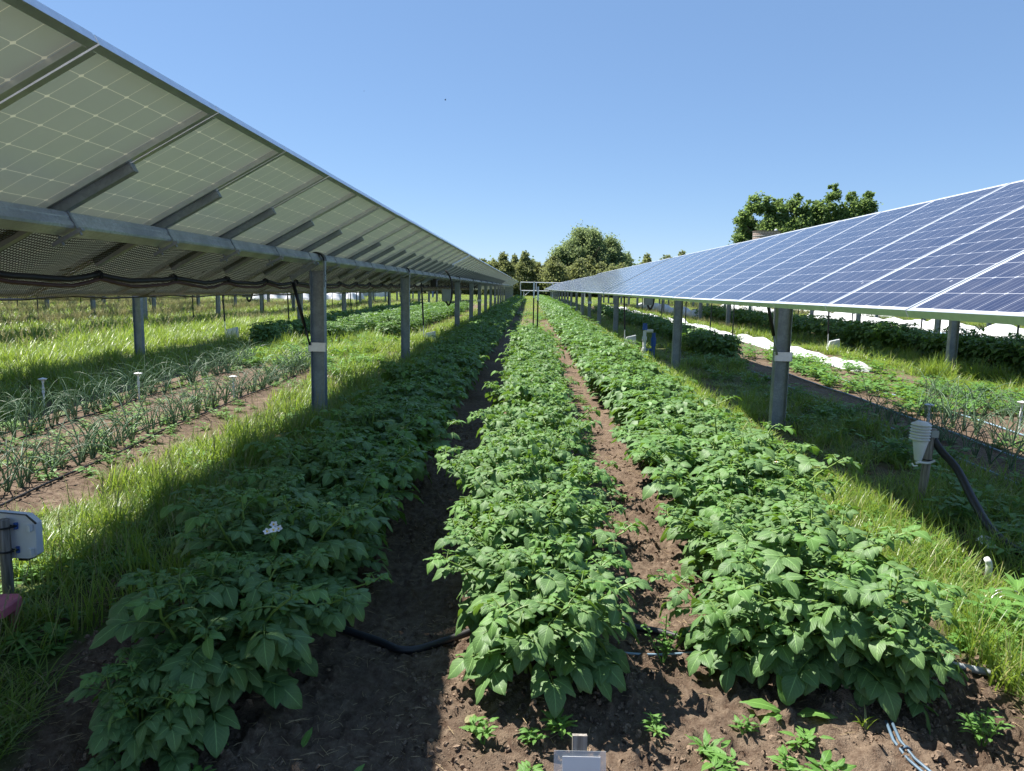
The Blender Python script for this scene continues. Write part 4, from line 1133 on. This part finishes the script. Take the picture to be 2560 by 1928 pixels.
# flower on the left row, yellow leaves
t = tag(empty('potato_flower', (-.985, 2.72, gz(-.98, 2.72)+.545)), 'cluster of white potato flowers on the shaded left row', 'flower')
for i in range(4):
    c = (.022*math.cos(i*1.7), .018*math.sin(i*1.7), .012*math.sin(i*2.1)); mb = MB()
    for k in range(5):
        a = k*1.257+i; leaflet(mb, np.array(c), np.array([math.cos(a), math.sin(a)*.6-.2, .35+.5*math.sin(a)]), (0, -.7, .7), .018, .017, 1, .3, .1)
    mb.build('petals', M['white_petal'], t); MB().tube([c, (c[0], c[1]-.007, c[2]+.008)], [.004, .002], 6).build('stamens', M['yellow'], t)
    MB().tube([c, (0, 0, -.05)], .0015, 4).build('flower_stalk', M['stem'], t)
t = tag(empty('potato_flower', (1.43, 4.1, gz(1.4, 4.1)+.53)), 'small white potato flower near the right edge of the right row', 'flower')
mb = MB()
for k in range(5): a = k*1.257; leaflet(mb, np.array([0, 0, 0.]), np.array([math.cos(a), math.sin(a), .5]), (0, 0, 1), .018, .016, 1, .3, .1)
mb.build('petals', M['white_petal'], t); MB().tube([(0, 0, 0), (0, 0, .01)], [.004, .002], 6).build('stamens', M['yellow'], t)
random.seed(8)
mb = MB(); leaflet(mb, np.array([0, 0, 0.]), np.array([.6, .8, .3]), (0, 0, 1), .06, .03, 0, .3, .3)
tag(mb.build('fallen_leaf', M['seed'], None, (-.20, 2.42, gz(-.2, 2.42)+.012)), 'yellow fallen leaf on the sunlit soil before the middle row', 'leaf')
mb = MB(); leaflet(mb, np.array([0, 0, 0.]), np.array([.2, .9, .6]), (0, 0, 1), .075, .035, 0, .3, .3)
tag(mb.build('fallen_leaf', M['weed'], None, (-.73, 2.24, gz(-.73, 2.24)+.02)), 'pale leaf lying in the shade beside the left row', 'leaf')

# ------------------------------------------------------------------ valve at the right posts
t = tag(empty('irrigation_valve', (2.42, 15.3, gz(2.4, 15.3))), 'blue and white irrigation valve assembly left of a right row support post', 'irrigation valve')
MB().tube([(0, 0, 0), (0, 0, .62)], .035, 10).tube([(0, 0, .42), (0, 0, .50)], .05, 10).tube([(0, 0, .2), (0, 0, .26)], .05, 10).tube([(0, 0, .62), (.17, 0, .62)], .035, 10).build('riser_pipe', M['white'], t)
MB().tube([(0, 0, .64), (0, 0, .76)], [.055, .045], 12).box((0, 0, .77), (.09, .03, .02)).build('valve_cap', M['blue'], t)
MB().tube([(.19, 0, .05), (.19, 0, .58)], .038, 10).tube([(.19, 0, .30), (.19, 0, .48)], .055, 10).tube([(0, 0, .22), (.19, 0, .22)], .03, 8).build('filter', M['blue'], t)

# ------------------------------------------------------------------ white pipe frame at the end of the aisle
t = tag(empty('livestock_gate', (-1.0, 75, gz(0, 75))), 'white welded pipe gate with rails standing at the end of the aisle', 'gate')
zb = gz(0, 75)
def PZ(z): return EYE+z-zb
MB().tube([(0, 0, PZ(.83)), (9, 0, PZ(.83))], .04, 8).tube([(0, 0, PZ(-.02)), (9, 0, PZ(-.02))], .05, 8).build('rail', M['white'], t)
for xx in (0, 1.62, 3.25, 4.9, 6.5, 8.1): MB().tube([(xx, 0, PZ(-.02)), (xx, 0, PZ(.83))], .035, 8).build('upright', M['white'], t)
for xx in (0.05, .35, 3.3, 6.6): MB().tube([(xx, 0, 0), (xx, 0, PZ(-.04))], .035, 8).build('leg', M['white'], t)
MB().tube([(.1, 0, .35), (.95, 0, PZ(-.06))], .03, 8).build('brace', M['white'], t)

# ------------------------------------------------------------------ silo and trees
def silo_mat():
    m, t, b = mat('silo_staves', (.42, .33, .28), .85)
    tc = nd(t, 'ShaderNodeTexCoord'); br = nd(t, 'ShaderNodeTexBrick')
    mp = nd(t, 'ShaderNodeMapping'); t.links.new(tc.outputs['UV'], mp.inputs[0]); mp.inputs['Scale'].default_value = (1, 1, 1)
    t.links.new(mp.outputs[0], br.inputs['Vector']); br.offset = .5
    br.inputs['Color1'].default_value = (.43, .34, .29, 1); br.inputs['Color2'].default_value = (.37, .29, .25, 1); br.inputs['Mortar'].default_value = (.16, .11, .10, 1)
    br.inputs['Scale'].default_value = 1; br.inputs['Brick Width'].default_value = .035; br.inputs['Row Height'].default_value = .06; br.inputs['Mortar Size'].default_value = .0035
    t.links.new(br.outputs[0], b.inputs['Base Color']); return m
M['silo'] = silo_mat()
t = tag(empty('silo', (34.65, 110, gz(34, 110))), 'round tan block silo top rising behind the right panels', 'silo')
mb = MB(); prf = [(0, i*.3) for i in range(2)]
mb.tube([(0, 0, 0), (0, 0, 10.35)], 1.92, 40, cap=False); mb.build('wall', M['silo'], t, smooth=True)
mb = MB()
for k in range(12): mb.tube([(1.935*math.cos(q), 1.935*math.sin(q), 10.3-k*.62) for q in np.linspace(0, 6.2832, 41)], .035, 5, cap=False)
mb.build('hoop', M['galv'], t); MB().lathe([(1.93, 10.3), (2.0, 10.33), (2.0, 10.42), (1.85, 10.42), (1.85, 10.1)], n=40).build('rim', M['silo'], t)
MB().lathe([(.1, 0), (.22, .1), (.2, .3), (.05, .4)], (.9, -1.4, 10.3), 10).build('vent', M['white'], t)

def tree_leaf_mats(nm, a, b, tr): return leafmat(nm, a, b, tr, rough=.6, tf=.5, veins=False, hv=.3, spec=.25)
M['willow'] = tree_leaf_mats('willow_leaf', (.13, .18, .09), (.24, .30, .16), (.36, .45, .18))
M['juniper'] = tree_leaf_mats('juniper_leaf', (.125, .155, .07), (.22, .24, .11), (.34, .38, .14))
M['cotton'] = tree_leaf_mats('cottonwood_leaf', (.085, .145, .055), (.155, .225, .085), (.28, .40, .11))
def leaf_cloud(mb, C, Rr, n, size, rs, up=0., flat=.8, shell=.55, seed=0):
    """n small leaf tufts (bent quads) through a lumpy ellipsoid"""
    d = rs.normal(size=(n, 3))
    if shell < .3: P = C+d*np.array(Rr)*.52
    else:
        d /= np.linalg.norm(d, axis=1)[:, None]; P = C+d*np.array(Rr)*(shell+(1-shell)*rs.rand(n))[:, None]
    a = rs.normal(size=(n, 3)); a[:, 2] = np.abs(a[:, 2])*.4+up; a /= np.linalg.norm(a, axis=1)[:, None]
    b = np.cross(a, rs.normal(size=(n, 3))); b /= np.linalg.norm(b, axis=1)[:, None]
    s = size*(.6+.8*rs.rand(n))[:, None]
    c = np.cross(a, b)
    v = np.stack([P-b*s*.5, P+a*s*.55+c*s*.2, P+b*s*.5, P-a*s*.65], 1).reshape(-1, 3)
    idx = np.arange(n)*4
    mb.add(v, np.stack([idx, idx+1, idx+2, idx+3], 1).tolist())
def branchy(mb, top, H, spread, rs, n=9, r=.3):
    mb.tube([(0, 0, 0), (.1, 0, H*.35), (0, .1, H*.75)], [r, r*.75, r*.3], 9)
    for i in range(n):
        a = rs.uniform(0, 6.28); z0 = H*rs.uniform(.22, .55); e = spread*rs.uniform(.5, .9)
        mb.tube([(0, 0, z0), (e*.45*math.cos(a), e*.45*math.sin(a), z0+H*.16), (e*math.cos(a), e*math.sin(a), z0+H*rs.uniform(.2, .4))], [r*.4, r*.25, r*.06], 6)
def round_tree(seed, H, blobs, size, m, dens, r=.35):
    rs = np.random.RandomState(seed); tr = MB(); branchy(tr, None, H, max(abs(b[0])+b[3] for b in blobs)*.8, rs, 12, r)
    cr = MB()
    for bx, by, bz, br in blobs:
        k = int(13*br/2)+6
        for j in range(k):   # sub-clumps over each mass
            d = rs.normal(size=3); d /= np.linalg.norm(d); d[2] = d[2]*.8+.1
            c = np.array([bx, by, bz])+d*br*rs.uniform(.55, .95); q = br*rs.uniform(.20, .44)
            leaf_cloud(cr, c, (q, q, q*rs.uniform(.8, 1.2)), int(dens*q*q*1.6)+20, size, rs, .1, shell=.2)
    return tr.mesh('trunk', M['bark']), cr.mesh('crown', m)
def conifer(seed, H, W, size=.3, bare=.0, m='juniper'):
    rs = np.random.RandomState(seed); tr = MB(); tr.tube([(0, 0, 0), (0, 0, H*.9)], [.14, .02], 7); cr = MB(); lev = int(H/.45)
    for i in range(lev):
        t_ = i/lev; z = H*(.06+.92*t_); rad = W*.5*((1-t_)**.62)*(.62+.38*min(1, t_*5))*rs.uniform(.8, 1.15)+.12
        nb = max(3, int(9*(1-t_)+3))
        for j in range(nb):
            a = rs.uniform(0, 6.28); ln = rad*rs.uniform(.6, 1.1)
            c = np.array([math.cos(a)*ln*.6, math.sin(a)*ln*.6, z+ln*.25])
            leaf_cloud(cr, c, (ln*.5+.1, ln*.5+.1, .42), int((34+40*ln)*(1-bare)), size, rs, .5, shell=.2)
    leaf_cloud(cr, np.array([0, 0, H*.97]), (.10, .10, .5), 16, size*.8, rs, .9)
    return tr.mesh('trunk', M['bark']), cr.mesh('crown', M[m])
def tree(name, x, y, ms, lab, cat='tree', grp=None, s=1., rz=0, zs=1.):
    t = tag(empty(name, (x, y, gz(x, y)-.1), rz), lab, cat, grp); t.scale = (s, s, s*zs)
    inst('trunk', ms[0], t); inst('crown', ms[1], t); return t
# great willow, 150 m out
wb = [(0, 0, 10.2, 3.6), (-4.0, 0, 8.2, 2.9), (3.6, 0, 8.9, 2.9), (-6.4, 0, 5.6, 2.3), (-2.3, -1, 6.0, 2.8), (6.8, .5, 6.6, 2.5), (3.2, -1, 5.0, 2.7), (8.6, 0, 4.0, 2.2), (-1.2, -1.5, 8.0, 2.7), (5.4, -1.4, 5.6, 2.5), (1.8, -2, 7.6, 2.7), (-7.2, 0, 3.6, 1.9)]
tree('willow_tree', 11.7, 150, round_tree(1, 11, wb, .27, M['willow'], 230, .7), 'big rounded willow tree rising over the junipers at the end of the aisle', s=1.02)
con = [conifer(10+i, h, w_, .26) for i, (h, w_) in enumerate(((6.5, 5.6), (7.4, 6.4), (5.6, 6.0), (8.2, 5.2)))]
con.append(conifer(30, 7.2, 4.0, .26, .3))
random.seed(21)
xs = -9.
clist = [(-4.8, 8.3, 3, 1.), (-2.9, 8.0, 4, .9), (-.9, 8.6, 3, 1.), (.6, 7.0, 0, 1), (2.3, 6.0, 2, 1), (4.0, 7.8, 1, 1), (5.4, 6.4, 0, 1), (7.2, 5.2, 2, 1), (8.4, 7.4, 1, 1), (10.8, 8.0, 0, 1.1), (12.6, 6.9, 2, 1.1), (14.4, 6.4, 0, 1), (16.2, 6.8, 1, 1), (18, 6., 2, 1),
         (-3.9, 6.2, 1, 1), (-1.9, 6.4, 0, 1), (1.5, 6.6, 1, 1), (3.1, 6.7, 0, 1), (-6.8, 6.9, 0, 1), (-8.9, 7.2, 1, 1), (-11, 6.4, 2, 1), (-14, 7, 0, 1), (-17, 7.4, 1, 1), (-21, 6.3, 2, 1), (-25, 7.1, 0, 1), (-30, 6.8, 1, 1), (-36, 7, 2, 1), (-43, 7, 0, 1)]
names = ['leftmost pointed juniper peeking over the left array', 'thin sparse conifer second from the left above the left array', 'pointed juniper third from the left above the array']
for i, (x_, h, k, s) in enumerate(clist):
    ms = con[k]; H0 = [6.5, 7.4, 5.6, 8.2, 7.2][k]
    lab = names[i] if i < 3 else 'dark olive juniper in the tree line at the end of the rows'
    tree('juniper_tree', x_, 132+random.uniform(-3, 3), ms, lab, 'tree', None if i < 3 else 'junipers in the far tree line', h/H0*.93, random.uniform(0, 6), 1)
for i, x_ in enumerate((-52, -60, -70, -82, 22, 27, 33, 52, 60, 70)):
    tree('juniper_tree', x_, 140+random.uniform(-6, 6), con[i % 4], 'dark olive juniper in the tree line at the end of the rows', 'tree', 'junipers in the far tree line', 1.0, random.uniform(0, 6))
for x_, h, k, lab in ((22.0, 8.2, 4, 'sparse conifer just right of the willow over the panels'), (26.1, 7.9, 2, 'small round topped conifer over the panels'), (28.6, 8.8, 4, 'pointed conifer with open branches over the panels')):
    tree('conifer_tree', x_, 140, con[k], lab, s=h/[6.5, 7.4, 5.6, 8.2, 7.2][k]*1.02)
# low broadleaf trees filling the line behind the junipers
lowt = [round_tree(60+i, 5, [(0, 0, 3.6, 2.0), (-1.8, 0, 2.9, 1.7), (1.9, 0, 3.0, 1.8), (0, -1, 2.0, 2.0)], .42, M['cotton'], 60, .25) for i in range(2)]
for i in range(30):
    tree('broadleaf_tree', -34+i*2.1+random.uniform(-.6, .6), 146+random.uniform(-3, 3), lowt[i % 2], 'low round green tree filling in behind the junipers', 'tree', 'low trees behind the junipers', 1.12*random.uniform(.85, 1.1), random.uniform(0, 6))
# cottonwoods on the right, 130 m out
def cotton(seed, pk): return round_tree(seed, 13, pk, .27, M['cotton'], 230, .5)
c1 = [(-3.6, 0, 8.0, 1.9), (-4.6, 0, 5.6, 2.0), (-2.2, 0, 12.6, 1.6), (-3.9, 0, 10.8, 1.5), (-1.6, 0, 9.6, 2.3), (.6, 0, 11.9, 1.6), (1.2, 0, 9.4, 2.4), (3.2, 0, 12.6, 1.45), (3.6, 0, 10.4, 2.1), (2.6, -1, 7.4, 2.7), (-1, -1, 6.6, 2.7), (5.6, 0, 12.0, 1.4), (6.2, 0, 9.8, 2.1), (5.6, 0, 7.4, 2.2), (3.1, 0, 13.8, .7), (.3, 0, 13.2, .7)]
c2 = [(0, 0, 12.6, 1.6), (.3, 0, 15.0, 1.15), (-.6, 0, 10.0, 1.9), (2.2, 0, 11.0, 1.8), (-1.6, 0, 13.6, .7), (.4, 0, 16.2, .6)]
c3 = [(0, 0, 12.0, 1.7), (1.9, 0, 12.4, 1.6), (.8, 0, 9.8, 2.1), (-1.3, 0, 10.3, 1.6), (2.6, 0, 10.6, 1.3), (0, 0, 13.8, .7), (2.2, 0, 13.9, .7)]
tree('cottonwood_tree', 41.4, 128, cotton(3, c1), 'broad bright green cottonwood behind the silo and right panels', s=1.29)
tree('cottonwood_tree', 50.6, 128, cotton(4, c2), 'tall narrow cottonwood peak right of the broad one', s=1.2)
tree('cottonwood_tree', 54.1, 128, cotton(5, c3), 'cottonwood at the right end of the clump over the panels', s=1.30)

# ------------------------------------------------------------------ people far off under the left array
def person(x, y, shirt, trousers, lab, seed, rz=0, stoop=0.):
    rnd = random.Random(seed)
    root = empty('person', (x, y, gz(x, y)), rz); tag(root, lab, 'person')
    ms_, mt_, mk_ = simple('skin_tone', (.45, .27, .19), .6), simple('shirt_cloth', shirt, .8), simple('trouser_cloth', trousers, .8)
    def skin(name, V, E, Rr, m, parent):
        me = bpy.data.meshes.new(name); me.from_pydata(V, E, []); o = inst(name, me, parent); me.materials.append(m)
        sk = o.modifiers.new('skin', 'SKIN'); 
        for i, r_ in enumerate(Rr): me.skin_vertices[0].data[i].radius = (r_, r_) if not isinstance(r_, tuple) else r_
        me.skin_vertices[0].data[0].use_root = True
        o.modifiers.new('sub', 'SUBSURF').levels = 1; o.modifiers['sub'].render_levels = 1; return o
    s = stoop
    V = [(0, 0, .93), (0, -s*.3, 1.15), (0, -s*.6, 1.38), (0, -s*.7, 1.48), (0, -s*.8, 1.58), (0, -s*.85-.01, 1.68),
         (-.17, -s*.6, 1.38), (-.25, -s*.5, 1.12), (-.24, -s*.6-.12, .92), (-.23, -s*.6-.18, .83), (.17, -s*.6, 1.38), (.25, -s*.5, 1.12), (.25, -s*.6-.06, .90), (.24, -s*.6-.1, .81),
         (-.09, 0, .88), (-.10, -.02, .48), (-.10, .02, .09), (-.10, -.13, .04), (.09, 0, .88), (.11, .03, .48), (.12, .05, .09), (.12, -.10, .04)]
    E = [(0, 1), (1, 2), (2, 3), (3, 4), (4, 5), (2, 6), (6, 7), (7, 8), (8, 9), (2, 10), (10, 11), (11, 12), (12, 13), (0, 14), (14, 15), (15, 16), (16, 17), (0, 18), (18, 19), (19, 20), (20, 21)]
    Rr = [(.15, .11), (.13, .10), (.15, .10), .055, (.075, .09), (.06, .075), .06, .042, .032, .03, .06, .042, .032, .03, .085, .055, .038, .035, .085, .055, .038, .035]
    me = bpy.data.meshes.new('person'); skin('body', V, E, Rr, ms_, root)
    skin('shirt', [V[0], V[1], V[2], V[6], V[7], V[10], V[11]], [(0, 1), (1, 2), (2, 3), (3, 4), (2, 5), (5, 6)], [(.17, .13), (.155, .12), (.175, .125), .078, .058, .078, .058], mt_, root)
    skin('trousers', [(0, 0, .95), V[14], V[15], V[16], V[18], V[19], V[20]], [(0, 1), (1, 2), (2, 3), (0, 4), (4, 5), (5, 6)], [(.165, .13), .105, .075, .065, .105, .075, .065], mk_, root)
    MB().lathe([(.05, 1.61), (.093, 1.65), (.10, 1.70), (.075, 1.765), (.02, 1.785)], (0, -s*.85+.015, 0), 12).build('hair', simple('hair_brown', (.05, .03, .02), .7), root, smooth=True)
person(-15.6, 88, (.75, .75, .78), (.03, .04, .10), 'person in a white shirt and dark trousers behind the left posts', 1, .4)
person(-15.1, 90, (.05, .05, .08), (.04, .05, .09), 'person in dark clothes standing beside the one in white', 2, 2.)
person(-13.3, 89, (.45, .10, .10), (.05, .07, .16), 'person in a dark red shirt and blue trousers far off', 3, 3.)
person(-12.1, 91, (.06, .08, .16), (.10, .16, .32), 'person in a navy top and blue jeans far off', 4, 1.)
person(-10.7, 90, (.02, .02, .025), (.08, .14, .30), 'person in a black top nearest the dark drive post', 5, 5.)
# bird / insect specks in the sky
def flyer(name, loc, s, lab, cat):
    o = MB(); o.tube([(-.5, 0, 0), (-.2, 0, .03), (.3, 0, .02), (.5, 0, 0)], [.03, .14, .12, .03], 8)
    for sg in (-1, 1): o.add([(.25, 0, .05), (-.15, 0, .05), (-.25, sg*.9, .35), (.05, sg*1.0, .4)], [(0, 1, 2, 3)]); o.add([(.25, 0, .04), (-.15, 0, .04), (-.25, sg*.9, .34), (.05, sg*1.0, .39)], [(3, 2, 1, 0)])
    q = o.build(name, M['black'], None, loc); q.scale = (s, s, s); q.rotation_euler = (0, .3, .5); tag(q, lab, cat)
flyer('bird', (-5.9, 50, EYE+12.4), .14, 'tiny dark bird in the sky above the gap between the arrays', 'bird')
flyer('bird', (-11.3, 50, EYE+12.9), .06, 'tiny speck of a bird left of the darker one in the sky', 'bird')
